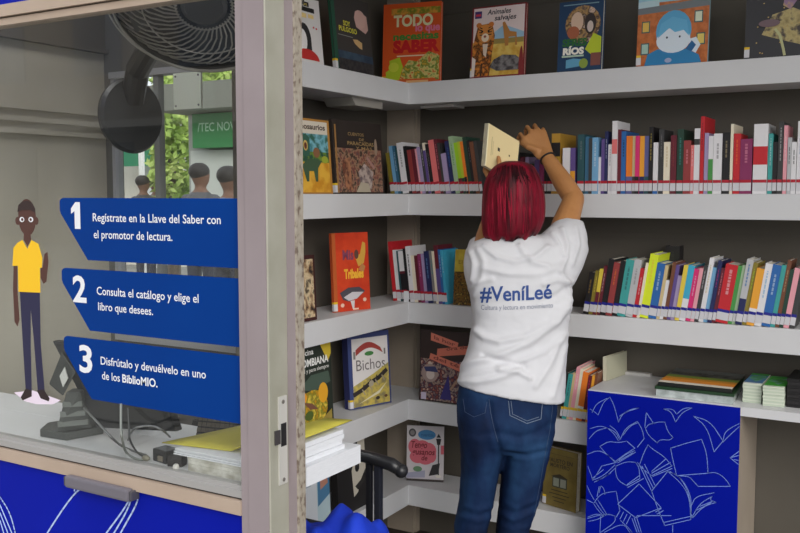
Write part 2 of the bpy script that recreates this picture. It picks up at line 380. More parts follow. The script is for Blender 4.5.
# printed youth figure
t = thing('figure_sticker', 'window sticker of a standing youth in yellow shirt and navy trousers', 'window sticker', (-2.0, GY + 0.009, 0.95))
def fp(px, py): q = onY(px, py, GY); return (q.x, q.z)
def fig(name, shapes, k0):
    A = Art((0, GY + 0.009, 0), (1, 0, 0), (0, 0, 1), (0, -1, 0), 1, 1); A.k = k0
    for sh, m in shapes:
        if len(sh) == 4 and not isinstance(sh[0], tuple):
            c = fp(sh[0], sh[1]); e = fp(sh[0] + sh[2], sh[1]); d = fp(sh[0], sh[1] - sh[3]); A.ell(c[0], c[1], e[0] - c[0], d[1] - c[1], m, 24)
        else: A.poly([fp(*q) for q in sh], m)
    return A.build(name, t)
skin_b, yel, navy, shoe = M(74, 44, 36), M(238, 178, 24), M(34, 32, 62), M(40, 26, 26)
fig('ground_patch', [([(11, 393), (30, 391), (58, 401), (50, 405), (34, 405), (22, 402)], M(214, 200, 214))], 0)
fig('trousers', [([(17, 292), (37, 293), (38, 345), (42, 392), (35, 392), (31, 340), (28, 310), (28, 345), (29, 392), (23, 392), (20, 345)], navy)], 2)
fig('shoe', [([(23, 389), (29, 391), (29, 397), (20, 401), (18, 398)], shoe)], 4); fig('shoe', [([(34, 391), (41, 390), (47, 399), (46, 402), (38, 399)], shoe)], 4)
fig('body', [((24.3, 217.5, 9.0, 18.5), skin_b), ((15, 221, 2.4, 4), skin_b), ((33.5, 221, 2.4, 4), skin_b), ([(21.5, 230), (27.5, 230), (28.5, 240), (25, 247), (21, 240)], skin_b),
             ([(11, 265), (15, 265), (15, 290), (17, 320), (15, 327), (12, 322), (10.5, 290)], skin_b), ([(38, 266), (40, 268), (42, 254), (45, 252), (46, 262), (44, 282), (41, 284), (38, 278)], skin_b)], 5)
fig('shirt', [([(20, 240), (25, 249), (29, 240), (36, 244), (40, 258), (39.5, 268), (37.5, 268), (38, 293), (16, 292), (15.5, 266), (10, 266), (11, 248), (15, 243)], yel)], 12)
fig('hair', [([(15, 212), (16, 205), (20, 201.5), (25, 200.5), (30, 203), (33, 209), (33.2, 213), (28, 210), (20, 210)], M(44, 28, 26))], 14)
fig('eyes', [((19.6, 219.6, 2.4, 2.6), pure_white), ((28.6, 219.6, 2.4, 2.6), pure_white), ((20, 219.6, 1.2, 1.6), skin_b), ((28.4, 219.6, 1.2, 1.6), skin_b)], 15)

# booth interior: left wall, back wall with street window
bl = MB(); bl.box((BX - 0.06, GY + 0.036, 0), (BX, 2.66, 2.62))
for z in (1.72, 1.765, 1.81): bl.box((BX, GY + 0.04, z), (BX + 0.016, 2.6, z + 0.018))
bl.box((BX, GY + 0.04, 2.06), (BX + 0.03, 2.6, 2.075), 1); bl.box((BX, GY + 0.04, 2.075), (BX + 0.012, 2.6, 2.62), 1)
struct('wall_booth_side', bl, [booth_grey, M(96, 90, 82)])
bb = MB(); W0, W1, WZ0, WZ1 = -2.885, -2.11, 0.90, 1.985
bb.box((BX, 2.6, 0), (XL - 0.031, 2.66, WZ0)).box((BX, 2.6, WZ1), (XL - 0.031, 2.66, 2.62)).box((BX, 2.6, WZ0), (W0, 2.66, WZ1)).box((W1, 2.6, WZ0), (XL - 0.031, 2.66, WZ1))
struct('wall_booth_rear', bb, M(92, 90, 86))
w2 = MB(); w2.box((W0, 2.59, WZ1 - 0.025), (W1, 2.64, WZ1), 0).box((W0, 2.59, WZ0), (W1, 2.64, WZ0 + 0.03), 0).box((W0, 2.6, WZ0), (W0 + 0.018, 2.64, WZ1), 0)
xm = onY(157, 150, 2.6).x; w2.box((xm - 0.014, 2.6, WZ0), (xm + 0.014, 2.63, WZ1 - 0.025), 1)
wr = struct('window_2', w2, [M(150, 150, 152, 0.4), M(120, 122, 120, 0.5)])
struct('glass', MB().box((W0 + 0.018, 2.615, WZ0 + 0.03), (W1, 2.619, WZ1 - 0.025)), glass, parent=wr)
a, b = onY(175, 74, 2.588), onY(203, 108, 2.588)
nt_ = thing('notice_plate', 'pale notice plate with four screws on the rear booth window', 'sign', (a.x, 2.588, b.z))
MB().box((a.x, 2.578, b.z), (b.x, 2.5875, a.z)).build('plate', M(205, 210, 196), nt_)
for xx in (a.x + 0.012, b.x - 0.012):
    for zz in (b.z + 0.012, a.z - 0.012): MB().lathe([(0.004, 0), (0.004, 0.002)], (xx, 2.578, zz), (0, -1, 0), 10).build('screw', M(90, 90, 90), nt_)

# ------------------------------------------------------------------ fan in the booth
fc = dep(204, -12, 2.45)
fn = Vector((0.44, -0.50, -0.745)).normalized()
ft = thing('fan', 'big black fan with pale wire cage hanging under the booth roof behind the glass', 'fan', fc)
fa = fn.orthogonal().normalized(); fb = fn.cross(fa)
RF = 0.262
def fpnt(r, a, h): return fc + fn * h + (fa * math.cos(a) + fb * math.sin(a)) * r
g = MB()
for r, h in ((RF, 0.0), (RF, 0.03), (RF * 0.93, 0.055), (RF * 0.62, 0.075), (0.075, 0.082)):
    g.tube([fpnt(r, 2 * PI * k / 48, h) for k in range(48)], 0.004 if r > RF * 0.9 else 0.0022, 5, closed=True)
for k in range(46):
    a = 2 * PI * k / 46
    g.tube([fpnt(RF * q + 0.07 * (1 - q), a + 0.9 * (1 - q), 0.082 - 0.082 * q ** 3) for q in (0, .2, .4, .6, .8, .93, 1)], 0.0024, 5)
g.build('cage', M(150, 146, 138, 0.35, 0.3), ft)
MB().lathe([(0.05, -0.075), (RF * .6, -0.06), (RF * .98, -0.014), (RF * .96, -0.010), (RF * .58, -0.054), (0.05, -0.068)], fc, fn, 40).build('back_shroud', black_plastic, ft, smooth=True)
rim = MB(); rim.loft([[fpnt(r, 2 * PI * k / 48, h) for k in range(48)] for r, h in ((RF + .006, -.012), (RF + .012, 0.0), (RF + .006, 0.022), (RF - .004, 0.022), (RF - .004, -.012))], closed=True)
rim.build('rim', dark_plastic, ft)
beads = MB()
for k in range(70): beads.ball(fpnt(RF + .004, 2 * PI * k / 70, 0.026), 0.0026, 4)
beads.build('rim_clips', M(150, 146, 140), ft)
MB().lathe([(0.001, 0.088), (0.05, 0.086), (0.062, 0.078), (0.062, 0.07)], fc, fn, 28).build('badge', M(70, 68, 66, 0.3), ft)
MB().lathe([(0.03, 0.03), (0.055, 0.01), (0.07, -0.08), (0.06, -0.16), (0.02, -0.17)], fc, fn, 24).build('motor', black_plastic, ft)
for k in range(3):
    bl_ = MB(); rows = []
    for q in (0.03, 0.10, 0.16, 0.215):
        rows.append([fpnt(q, 2 * PI * k / 3 + s * (0.55 if q < .1 else 0.62), 0.03 + 0.028 * s + e) for s in (-1, -.4, .3, 1) for e in (0,)] + [fpnt(q, 2 * PI * k / 3 + s * (0.55 if q < .1 else 0.62), 0.032 + 0.028 * s) for s in (1, .3, -.4, -1)])
    bl_.loft(rows); bl_.build('blade', dark_plastic, ft)
dc = Vector((-2.375, 2.235, 1.765)); dn = Vector((1, -0.1, 0)).normalized()
MB().lathe([(0.02, -0.03), (0.125, -0.022), (0.129, -0.004), (0.12, 0.008), (0.05, 0.018), (0.02, 0.02)], dc, dn, 40).build('base_disc', dark_plastic, ft, smooth=False)
MB().tube([dc + Vector((0.0, 0, 0.05)), dc + Vector((0.05, -0.02, 0.15)), fc - fn * 0.15 + Vector((-0.12, 0.06, -0.05)), fc - fn * 0.14], [0.04, 0.04, 0.035, 0.03], 14).build('stem', black_plastic, ft)
mt_ = fc - fn * 0.12; MB().tube([mt_, (mt_.x, mt_.y, 2.619)], 0.014, 10).build('ceiling_rod', black_plastic, ft)

# ------------------------------------------------------------------ booth counter and what lies on it
CZ = 0.850
ct = thing('booth_counter', 'white counter board behind the booth window under papers and cables', 'counter', (-2.0, 1.68, CZ - 0.035))
MB().box((BX + 0.001, GY + 0.041, CZ - 0.035), (-1.295, 1.72, CZ)).box((BX + 0.001, 1.7205, CZ - 0.035), (-1.45, 1.86, CZ)).build('board', white_board, ct, bevel=0.002)
for xx in (-2.6, -1.62): MB().box((xx, 1.62, 0), (xx + 0.04, 1.70, CZ - 0.0352)).build('leg', alu, ct)
PZ = CZ
def sheet_stack(name, label, cat, corners, z0, z1, m, group=None, jit=0.0, n=1, m2=None):
    cx = sum(c[0] for c in corners) / len(corners); cy = sum(c[1] for c in corners) / len(corners)
    mb = MB(); h = (z1 - z0) / n
    for i in range(n):
        dx, dy = rnd.uniform(-jit, jit), rnd.uniform(-jit, jit)
        mb.prism([(x + dx, y + dy, z0 + i * h) for x, y in corners], (0, 0, h * (0.94 if n > 1 else 1)), i % 2 if m2 else 0)
    o = mb.build(name, [m, m2] if m2 else m, origin=(cx, cy, z0)); return tag(o, label, cat, group)
ream_m = noisy('wrinkled_plastic_wrap', [(0.35, rgb(168, 164, 152)), (0.65, rgb(206, 204, 196))], 40, 5, 0.3, bump=0.5)
sheet_stack('paper_ream', 'wrapped ream of paper at the bottom beside the window post', 'paper', [(-1.485, 1.545), (-1.287, 1.545), (-1.287, 1.72), (-1.485, 1.73)], CZ + 0.0005, CZ + 0.034, ream_m, jit=0.002, n=4)
sheet_stack('paper_block', 'clean white block of paper jutting past the door post', 'paper', [(-1.284, 1.60), (-1.172, 1.586), (-1.168, 1.80), (-1.284, 1.80)], CZ + 0.0005, CZ + 0.045, paper, jit=0.0006, n=1)
sheet_stack('paper_stack', 'loose white papers on the wrapped ream, under the folder front edge', 'paper', [(-1.525, 1.542), (-1.287, 1.542), (-1.287, 1.70), (-1.52, 1.72)], CZ + 0.0345, CZ + 0.050, paper, jit=0.003, n=6)
sheet_stack('paper_stack', 'loose white papers on the clean paper block right of the door post', 'paper', [(-1.284, 1.60), (-1.192, 1.60), (-1.186, 1.755), (-1.284, 1.76)], CZ + 0.0455, CZ + 0.091, paper, jit=0.004, n=4)
fo = MB(); gx = 8; rows = []
P00, P10, P11, P01 = Vector((-1.575, 1.55, 0)), Vector((-1.195, 1.612, 0)), Vector((-1.192, 1.80, 0)), Vector((-1.46, 1.73, 0))
for j in range(6):
    r = []
    for i in range(gx + 1):
        u, v = i / gx, j / 5
        p = P00 * (1 - u) * (1 - v) + P10 * u * (1 - v) + P11 * u * v + P01 * (1 - u) * v
        sx_ = max(0, min(1, (u - 0.50) / 0.25)); p.z = CZ + 0.0535 + 0.050 * sx_ * sx_ * (3 - 2 * sx_) + (0.020 * v + 0.004 * math.sin(u * 5) * v) * (1 - sx_)
        r.append(p)
    rows.append(r)
vs = [p for r in rows for p in r]; fs = [(j * (gx + 1) + i, j * (gx + 1) + i + 1, (j + 1) * (gx + 1) + i + 1, (j + 1) * (gx + 1) + i) for j in range(5) for i in range(gx)]
fo.add(vs, fs); k = len(fo.v); fo.add([p - Vector((0, 0, 0.002)) for p in vs], [f[::-1] for f in fs])
n_ = gx + 1
bd = list(range(n_)) + [j * n_ + gx for j in range(1, 6)] + [5 * n_ + i for i in range(gx - 1, -1, -1)] + [j * n_ for j in range(4, 0, -1)]
for a_, b_ in zip(bd, bd[1:] + bd[:1]): fo.f.append([a_, b_, k + b_, k + a_]); fo.m.append(0)
o = fo.build('folder', noisy('yellow_folder_card', [(0.3, rgb(176, 166, 62)), (0.7, rgb(188, 178, 74))], 12, 4, 0.7), origin=(-1.37, 1.64, CZ + 0.0515), smooth=True)
tag(o, 'mustard yellow card folder lying on top of the white papers', 'folder')
# touch-screen terminal: tilted slab on a ribbed stand
tt = thing('touch_terminal', 'dark tilted touch-screen terminal on a ribbed stand behind the glass', 'terminal', (-2.05, 1.72, CZ))
q = [dep(52, 341, 2.42), dep(150, 352, 2.20), dep(176, 432, 2.16), dep(97, 428, 2.36)]
nv = (q[1] - q[0]).cross(q[3] - q[0]).normalized()
MB().prism(q, nv * 0.022).build('screen', black_plastic, tt, bevel=0.004)
sb = onZ(40, 432, CZ), onZ(98, 434, CZ)
st = MB()
base = [onZ(40, 437, CZ), onZ(66, 441, CZ), onZ(104, 434, CZ), onZ(84, 424, CZ), onZ(48, 430, CZ)]
st.prism([p for p in base], (0, 0, 0.022)); st.build('stand_foot', M(66, 68, 66, 0.5), tt, bevel=0.004)
ng = MB(); A0, A1 = dep(66, 392, 2.36), dep(80, 392, 2.34); B0, B1 = onZ(56, 432, CZ + 0.022), onZ(92, 428, CZ + 0.022)
bk = FH_ * 0.05
ng.hexa([B0, B1, B1 + bk, B0 + bk, A0, A1, A1 + bk, A0 + bk]).build('stand_neck', M(78, 80, 78, 0.5), tt, bevel=0.004)
for k in range(3):
    t_ = 0.2 + 0.25 * k; p0 = B0.lerp(A0, t_); p1 = B1.lerp(A1, t_); mid = (p0 - p1) * 0.5
    MB().obox((p0 + p1) / 2 - FH_ * 0.004, mid * 0.95, FH_ * 0.004, Vector((0, 0, 0.007))).build('rib', M(104, 108, 104, 0.5), tt)
MB().hexa([dep(49, 384, 2.37), dep(63, 396, 2.36), dep(63, 396, 2.40), dep(49, 384, 2.41), dep(62, 352, 2.37), dep(76, 372, 2.36), dep(76, 372, 2.40), dep(62, 352, 2.41)]).build('stand_head', M(58, 60, 58, 0.5), tt, bevel=0.004)
MB().obox(dep(64, 377, 2.345), R_ * 0.007 + Vector((0, 0, 0.012)), FH_ * 0.002, Vector((-0.006, 0, 0.014))).build('maker_plate', M(190, 190, 186), tt)
cs = thing('card_reader', 'dark boxy unit under the third blue sticker behind the cables', 'device', onZ(122, 424, CZ))
pA = onZ(98, 424, CZ); pB = onZ(140, 430, CZ); MB().prism([pA, pB, pB + FH_ * 0.12, pA + FH_ * 0.12], (0, 0, 0.10)).build('body', M(40, 36, 34), cs, bevel=0.004)
kb = thing('keyboard', 'black keyboard leaning behind the yellow folder', 'keyboard', onZ(190, 432, CZ))
kA, kB = Vector((-1.64, 1.735, CZ + 0.012)), Vector((-1.46, 1.775, CZ + 0.012)); kv = Vector((0, 0.02, 0.07))
kn = kv.cross(kB - kA).normalized() * -1
if kn.y > 0: kn = -kn
MB().prism([kA, kB, kB + kv, kA + kv], -kn * 0.014).build('case', black_plastic, kb)
km = MB()
for i in range(14):
    for j in range(5):
        c = kA + (kB - kA) * ((i + .5) / 14) + kv * ((j + .5) / 5) + kn * 0.002
        km.obox(c, (kB - kA) / 33, kn * 0.002, kv / 13)
km.build('keys', M(92, 84, 74), kb)
def cable(label, pts, r=0.003, m=None):
    P = [Vector(p) for p in pts]; out = []
    for i in range(len(P) - 1):
        p0, p1, p2, p3 = P[max(i - 1, 0)], P[i], P[i + 1], P[min(i + 2, len(P) - 1)]
        for k in range(6):
            t = k / 6; out.append(0.5 * ((2 * p1) + (p2 - p0) * t + (2 * p0 - 5 * p1 + 4 * p2 - p3) * t * t + (3 * p1 - p0 - 3 * p2 + p3) * t ** 3))
    out.append(P[-1]); o = MB().tube(out, r, 6).build('cable', m or M(92, 94, 92, 0.5), origin=P[0], smooth=True)
    return tag(o, label, 'cable')
zc = CZ + 0.0035
cable('grey cable looping from the terminal to the black plug', [dep(84, 408, 2.3), dep(100, 425, 2.2), dep(112, 438, 2.13), onZ(122, 446, zc), onZ(136, 452, zc), onZ(146, 455, zc)])
cable('pale grey cable hanging down below the third blue sticker', [dep(121, 404, 2.16), dep(121, 425, 2.13), dep(122, 438, 2.11), onZ(126, 452, zc + 0.002), onZ(134, 458, zc), onZ(143, 460, zc)], m=M(120, 124, 118))
cable('thin dark cable arching over beside the yellow folder', [dep(128, 408, 2.1), dep(129, 428, 2.09), dep(130, 440, 2.08), onZ(137, 452, zc + 0.010), onZ(146, 458, zc + 0.005)], 0.0024, M(60, 62, 60))
cable('grey cable bowing above the counter to the folder edge', [onZ(128, 440, zc), dep(134, 429, 2.1), dep(150, 426, 2.09), dep(162, 430, 2.08), onZ(170, 437, zc + 0.03)], 0.0026)
pt = thing('power_adapter', 'black plug cluster at the left corner of the paper stack', 'adapter', onZ(164, 462, CZ))
c0 = onZ(160, 463, CZ); c1 = onZ(170, 466, CZ)
MB().obox(c0 + Vector((0.0, 0.02, 0.016)), (0.026, -0.004, 0), (0.003, 0.02, 0), (0, 0, 0.016)).build('plug_body', black_plastic, pt, bevel=0.004)
MB().obox(c1 + Vector((0.012, 0.012, 0.012)), (0.018, 0.006, 0), (-0.004, 0.014, 0), (0, 0, 0.012)).build('plug_body', M(34, 30, 30), pt, bevel=0.003)
MB().obox(c0 + Vector((0.004, -0.002, 0.012)), (0.008, 0, 0), (0, 0.002, 0), (0, 0, 0.006)).build('socket_face', M(112, 104, 92), pt)
MB().ball(onZ(176, 467, CZ + 0.010), 0.008, 6).build('plug_tip', M(196, 192, 186), pt)
MB().ball(onZ(146, 458, CZ + 0.008), (0.012, 0.008, 0.0075), 6).build('plug_tip', M(120, 116, 100), pt)

# ------------------------------------------------------------------ blue counter on the right
KY, KZ = 3.08, 0.803
kx0, kx1 = -1.034, -0.517
kt = thing('display_counter', 'blue-fronted counter with white book drawings, magazines on its top', 'counter', ((kx0 + kx1) / 2, 3.25, 0))
MB().box((kx0 + 0.001, KY + 0.006, 0), (kx0 + 0.02, YB - 0.006, KZ - 0.031)).build('side_panel', grey_paint, kt)
MB().box((kx1 - 0.022, KY + 0.006, 0), (kx1, YB - 0.006, KZ - 0.031)).build('side_panel', grey_paint, kt)
MB().box((kx0, KY, 0.0), (kx1, KY + 0.0055, KZ - 0.004)).build('front_panel', blue_panel, kt)
MB().box((kx0, KY + 0.006, KZ - 0.03), (2.4, YB - 0.005, KZ)).box((kx1 + 0.0005, KY, KZ - 0.03), (2.4, KY + 0.006, KZ)).build('worktop', white_board, kt)
MB().box((kx0 + 0.02, YB - 0.030, KZ + 0.0003), (-0.90, YB - 0.006, KZ + 0.012)).build('back_strip', M(178, 176, 174), kt)
DR = [[(168, 152), (180, 175), (192, 222)], [(192, 222), (205, 195), (250, 182)], [(250, 182), (225, 186), (195, 205)], [(118, 195), (130, 170), (160, 155)], [(112, 185), (124, 192), (135, 202)], [(135, 202), (150, 165), (168, 152)],
 [(318, 185), (340, 192), (352, 222)], [(352, 222), (370, 195), (398, 182)], [(318, 185), (345, 185), (355, 200)], [(355, 200), (375, 182), (398, 182)],
 [(270, 195), (290, 225)], [(290, 225), (306, 221), (322, 222)], [(322, 222), (330, 248), (345, 265)], [(345, 265), (335, 273), (310, 270), (300, 280)], [(300, 280), (275, 258), (266, 235)], [(266, 235), (270, 195)], [(268, 240), (276, 228), (290, 225)],
 [(402, 205), (440, 235), (460, 305)], [(402, 205), (450, 220), (485, 275)], [(485, 275), (460, 305)], [(485, 275), (490, 250), (512, 235), (531, 226)], [(485, 278), (500, 262), (531, 234)],
 [(530, 304), (505, 322)], [(505, 322), (529, 341)], [(505, 322), (530, 315)], [(516, 327), (529, 329)],
 [(338, 295), (382, 281), (425, 270)], [(425, 270), (440, 310), (443, 365)], [(443, 365), (355, 372)], [(355, 372), (345, 330), (338, 295)], [(355, 372), (390, 374), (400, 385), (415, 402)], [(415, 402), (506, 402)], [(506, 402), (490, 378), (465, 362), (443, 365)],
 [(330, 360), (285, 415)], [(285, 415), (302, 465), (322, 512)], [(322, 512), (395, 495)], [(395, 495), (392, 440), (375, 400), (330, 360)], [(330, 360), (362, 372), (390, 420), (397, 490)], [(336, 360), (372, 382), (396, 430), (396, 480)], [(320, 503), (394, 486)],
 [(397, 455), (408, 430), (460, 420)], [(397, 490), (420, 450), (455, 430)], [(455, 430), (448, 440), (466, 447)], [(466, 447), (430, 458), (400, 490)], [(420, 458), (458, 443)], [(408, 470), (452, 448)],
 [(190, 452), (250, 395)], [(250, 395), (312, 462)], [(312, 462), (240, 490)], [(240, 490), (190, 452)],
 [(250, 345), (262, 310), (275, 285)], [(275, 285), (285, 296), (320, 318), (342, 345)], [(342, 345), (285, 372)], [(285, 372), (262, 355), (245, 335)], [(285, 365), (338, 335)], [(285, 360), (325, 325)], [(288, 374), (342, 352)],
 [(185, 345), (215, 332), (240, 335)], [(240, 335), (250, 350), (252, 380)], [(252, 380), (215, 400)], [(215, 400), (190, 385), (183, 360), (185, 345)], [(215, 398), (250, 372)], [(218, 405), (262, 380)], [(250, 340), (285, 415)], [(258, 345), (290, 408)], [(265, 340), (296, 402)],
 [(120, 385), (135, 362), (145, 345)], [(145, 345), (185, 335)], [(120, 385), (150, 372), (182, 342)], [(124, 390), (158, 374), (184, 350)], [(118, 380), (150, 355)], [(130, 388), (170, 365)],
 [(140, 290), (165, 275), (190, 280), (215, 275)], [(215, 275), (238, 295)], [(238, 295), (210, 312), (183, 332)], [(183, 332), (158, 312), (140, 290)], [(186, 334), (215, 310), (238, 302)], [(190, 336), (220, 318), (240, 306)], [(194, 330), (232, 308)],
 [(198, 268), (212, 238), (245, 220)], [(245, 220), (258, 240), (264, 268)], [(264, 268), (245, 292)], [(205, 258), (225, 232), (246, 224)],
 [(110, 268), (130, 245), (160, 238)], [(160, 238), (178, 252), (192, 274)], [(160, 238), (185, 250), (195, 272)], [(168, 232), (186, 245), (198, 270)], [(112, 240), (140, 232), (160, 238)],
 [(105, 312), (135, 300), (160, 312), (183, 335)], [(106, 345), (116, 372), (120, 386)],
 [(122, 450), (140, 425), (165, 418), (186, 416)], [(186, 416), (190, 440), (196, 472)], [(122, 450), (135, 470), (152, 486)], [(128, 446), (142, 468), (156, 484)], [(134, 440), (148, 462), (160, 482)], [(138, 420), (142, 398), (152, 410), (154, 425)], [(132, 430), (138, 402)],
 [(105, 492), (140, 482), (165, 480), (182, 485)], [(108, 500), (130, 496), (150, 486)], [(106, 488), (132, 478), (152, 486)], [(182, 485), (184, 502), (142, 531)], [(142, 486), (140, 531)],
 [(244, 484), (340, 484)], [(344, 512), (344, 531)], [(236, 490), (250, 531)], [(230, 492), (244, 531)], [(242, 486), (256, 531)], [(152, 531), (205, 504), (224, 531)], [(196, 470), (186, 488)], [(206, 474), (196, 494)], [(216, 480), (206, 500)], [(226, 484), (214, 508)], [(198, 498), (222, 520), (230, 531)], [(300, 480), (318, 470)], [(296, 474), (312, 464)], [(104, 400), (112, 420), (124, 440)], [(104, 440), (120, 448)]]
dl = line_art('x', '', '', DR, lambda x, y: onY(550 + x / 2.804, 343 + y / 2.804, KY - 0.0008), Vector((0, -1, 0)), 0.0023, None)
dl[0].build('book_drawing', mat('drawing_line', rgb(112, 138, 208), 0.5), kt, fixn=False)
# magazine pile in plastic wrap
mg = [Vector((onY(656, 392, 3.10).x, 3.10, KZ)), Vector((onY(733, 400, 3.10).x, 3.10, KZ)), Vector((onY(744, 374, 3.39).x, 3.39, KZ)), Vector((onY(676, 364, 3.39).x, 3.39, KZ))]
mc = sum(mg, Vector()) / 4
def quadmag(name, label, grow, z0, z1, m, top=None, cat='magazine'):
    c = [(mc.x + (p.x - mc.x) * grow, mc.y + (p.y - mc.y) * grow) for p in mg]
    o = sheet_stack(name, label, cat, c, z0, z1, m)
    return o, [Vector((x, y, z1)) for x, y in c]
wrap = noisy('clear_plastic_wrap', [(0.35, rgb(150, 158, 156)), (0.55, rgb(176, 184, 182)), (0.7, rgb(196, 202, 200))], 30, 5, 0.2, bump=0.4)
quadmag('magazine', 'plastic-wrapped pale magazine at the bottom of the pile on the counter', 1.0, KZ + 0.0005, KZ + 0.026, wrap)
o, tc = quadmag('magazine', 'dark green magazine in the middle of the pile on the counter', 1.03, KZ + 0.0265, KZ + 0.036, M(34, 62, 38, 0.35))
o, tc = quadmag('magazine', 'black, green and orange striped magazine on top of the pile', 0.96, KZ + 0.0365, KZ + 0.050, M(26, 28, 26, 0.3))
A = Art(tc[0], (tc[1] - tc[0]).normalized(), (tc[3] - tc[0]).normalized(), (0, 0, 1), (tc[1] - tc[0]).length, (tc[3] - tc[0]).length)
A.rect(0, 0, 1, 0.12, M(214, 206, 190)); A.rect(0, 0.12, 1, 0.30, M(206, 128, 40)); A.rect(0, 0.30, 1, 0.40, M(176, 122, 40)); A.rect(0, 0.40, 1, 0.55, M(96, 112, 44)); A.rect(0, 0.55, 1, 0.80, palette('dusk_photo', [(18, 18, 18), (40, 40, 38), (84, 84, 80), (24, 24, 24)], 40)); A.rect(0, 0.80, 1, 1, M(96, 98, 96))
A.build('cover_art', o)
for i, (px0, px1, pyb, pt_, topc, lab) in enumerate(((742.5, 762, 402.5, 383, (74, 112, 150), 'left pale flyer stack with blue top on the counter'), (762.5, 785, 406, 384, (60, 150, 50), 'right pale flyer stack with green top on the counter'))):
    a = onZ(px0, pyb - 0.5, KZ); b = onZ(px1 - 1, pyb + 1.5, KZ); w = b - a; dv = Vector((0, 0.185, 0)); h = 0.066
    mb = MB()
    for k in range(12):
        d = Vector((rnd.uniform(-.0012, .0012), rnd.uniform(-.002, .002), 0))
        mb.prism([a + d + Vector((0, 0, h * k / 12 + .0004)), b + d + Vector((0, 0, h * k / 12 + .0004)), b + dv + d + Vector((0, 0, h * k / 12 + .0004)), a + dv + d + Vector((0, 0, h * k / 12 + .0004))], (0, 0, h / 12 * 0.95), k % 2)
    o = mb.build('flyer_stack', [M(176, 186, 168), M(194, 200, 184)], origin=a); tag(o, lab, 'flyers', 'flyer stacks on the counter')
    A = Art(a + Vector((0, 0, h)), w.normalized(), (0, 1, 0), (0, 0, 1), w.length, 0.185)
    A.rect(0, 0, 1, 1, M(*topc)); A.poly([(0.05, 0.5), (0.6, 0.2), (1, 0.6), (0.7, 0.95), (0.2, 0.9)], palette('flyer_print', [topc, (120, 160, 176), (70, 140, 64), topc], 30)); A.rect(0.0, 0.82, 1, 1, M(64, 140, 60)); A.rect(0, 0, 1, 0.06, M(206, 212, 200))
    A.build('printed_top', o)
a = onZ(786, 407.5, KZ); mb = MB()
for k in range(9): mb.box((a.x + rnd.uniform(-.001, .001), a.y + .01 + rnd.uniform(-.001, .001), KZ + .0004 + .0105 * k), (a.x + 0.14, a.y + 0.19, KZ + .0004 + .0105 * k + .0099), k % 2)
o = mb.build('case_stack', [M(22, 21, 22, 0.35), M(34, 32, 33, 0.35)], origin=(a.x + .07, a.y + .1, KZ)); tag(o, 'stack of flat black cases at the right end of the counter', 'cases')

# ------------------------------------------------------------------ standing book rows
CN = {'black': (30, 28, 30), 'dark grey': (58, 58, 58), 'dark green': (34, 62, 50), 'green': (70, 140, 70), 'lime': (150, 196, 40), 'yellow-green': (170, 190, 50), 'pale green': (150, 176, 140),
      'teal': (60, 150, 146), 'dark teal': (40, 78, 84), 'steel blue': (56, 100, 128), 'blue': (40, 96, 160), 'light blue': (110, 160, 196), 'navy': (34, 40, 84), 'cyan': (60, 160, 190),
      'purple': (92, 74, 132), 'lilac': (156, 140, 176), 'slate violet': (92, 92, 140), 'plum': (128, 44, 88), 'magenta': (206, 44, 110), 'pink': (218, 150, 160), 'salmon': (214, 110, 110),
      'red': (186, 36, 44), 'brick red': (140, 56, 56), 'maroon': (96, 32, 44), 'brown': (110, 68, 48), 'orange': (222, 120, 40), 'amber': (220, 154, 50), 'yellow': (214, 190, 70), 'lemon': (206, 220, 40),
      'gold': (172, 132, 50), 'olive': (130, 116, 44), 'tan': (196, 176, 130), 'cream': (222, 212, 190), 'white': (214, 212, 214), 'pale grey': (176, 176, 178), 'grey': (126, 122, 122)}
def cm(name):
    r, g, b = CN[name]; return mat('cloth_' + name.replace(' ', '_'), rgb(r, g, b), 0.45)
SEEN = {}
def std_book(pivot, t, h, d, tilt, look, col, band, second=None, low=None, title=None, label='', group=''):
    """spine at y=0 of the book, thickness along +x, tilt>0 leans to +x"""
    ca, sa = math.cos(tilt), math.sin(tilt)
    px = t if tilt > 0 else 0.0
    def T(x, y, z): xx = x - px; return Vector((pivot.x + xx * ca + z * sa, pivot.y + y, pivot.z - xx * sa + z * ca))
    def hx(mb, x0, y0, z0, x1, y1, z1, mi=0): mb.hexa([T(x0, y0, z0), T(x1, y0, z0), T(x1, y1, z0), T(x0, y1, z0), T(x0, y0, z1), T(x1, y0, z1), T(x1, y1, z1), T(x0, y1, z1)], mi)
    bt = min(0.0016, t * 0.14); mb = MB(); mats = [cm(col)]
    zs = 0.0
    hx(mb, 0, 0, 0, t, 0.002, h); hx(mb, 0, 0.002, 0, bt, d, h); hx(mb, t - bt, 0.002, 0, t, d, h)
    if low:
        mats.append(cm(low[0])); hx(mb, 0, -0.0004, 0, t, 0, h * low[1], len(mats) - 1)
    if second:
        mats.append(cm(second[0])); hx(mb, 0, -0.0006, h * second[1], t, 0, h * second[2], len(mats) - 1)
    if title and t > 0.008:
        ca_, cb_ = CN[title], CN[col]; mats.append(M(*[int(.55 * p + .45 * q) for p, q in zip(ca_, cb_)])); k = len(mats) - 1; z = h * rnd.uniform(0.45, 0.6); top = h * rnd.uniform(0.82, 0.93)
        while z < top:
            L = rnd.uniform(0.005, 0.016); w = t * 0.11; c = t * 0.5
            hx(mb, c - w, -0.0009, z, c + w, -0.0005, min(top, z + L), k); z += L + 0.003
    o = mb.build('book', mats, origin=pivot)
    tag(o, label, 'book', group)
    pg = MB(); hx(pg, bt, 0.0021, 0.002, t - bt, d - 0.003, h - 0.003); pg.build('pages', page_mat, o)
    if band:
        lb = MB(); hx(lb, 0.0004, -0.0014, 0.010, t - 0.0004, -0.0008, 0.037, 0); hx(lb, 0.0004, -0.0014, 0.0372, t - 0.0004, -0.0008, 0.047, 1)
        lb.build('spine_label', [label_white, band], o)
    return o
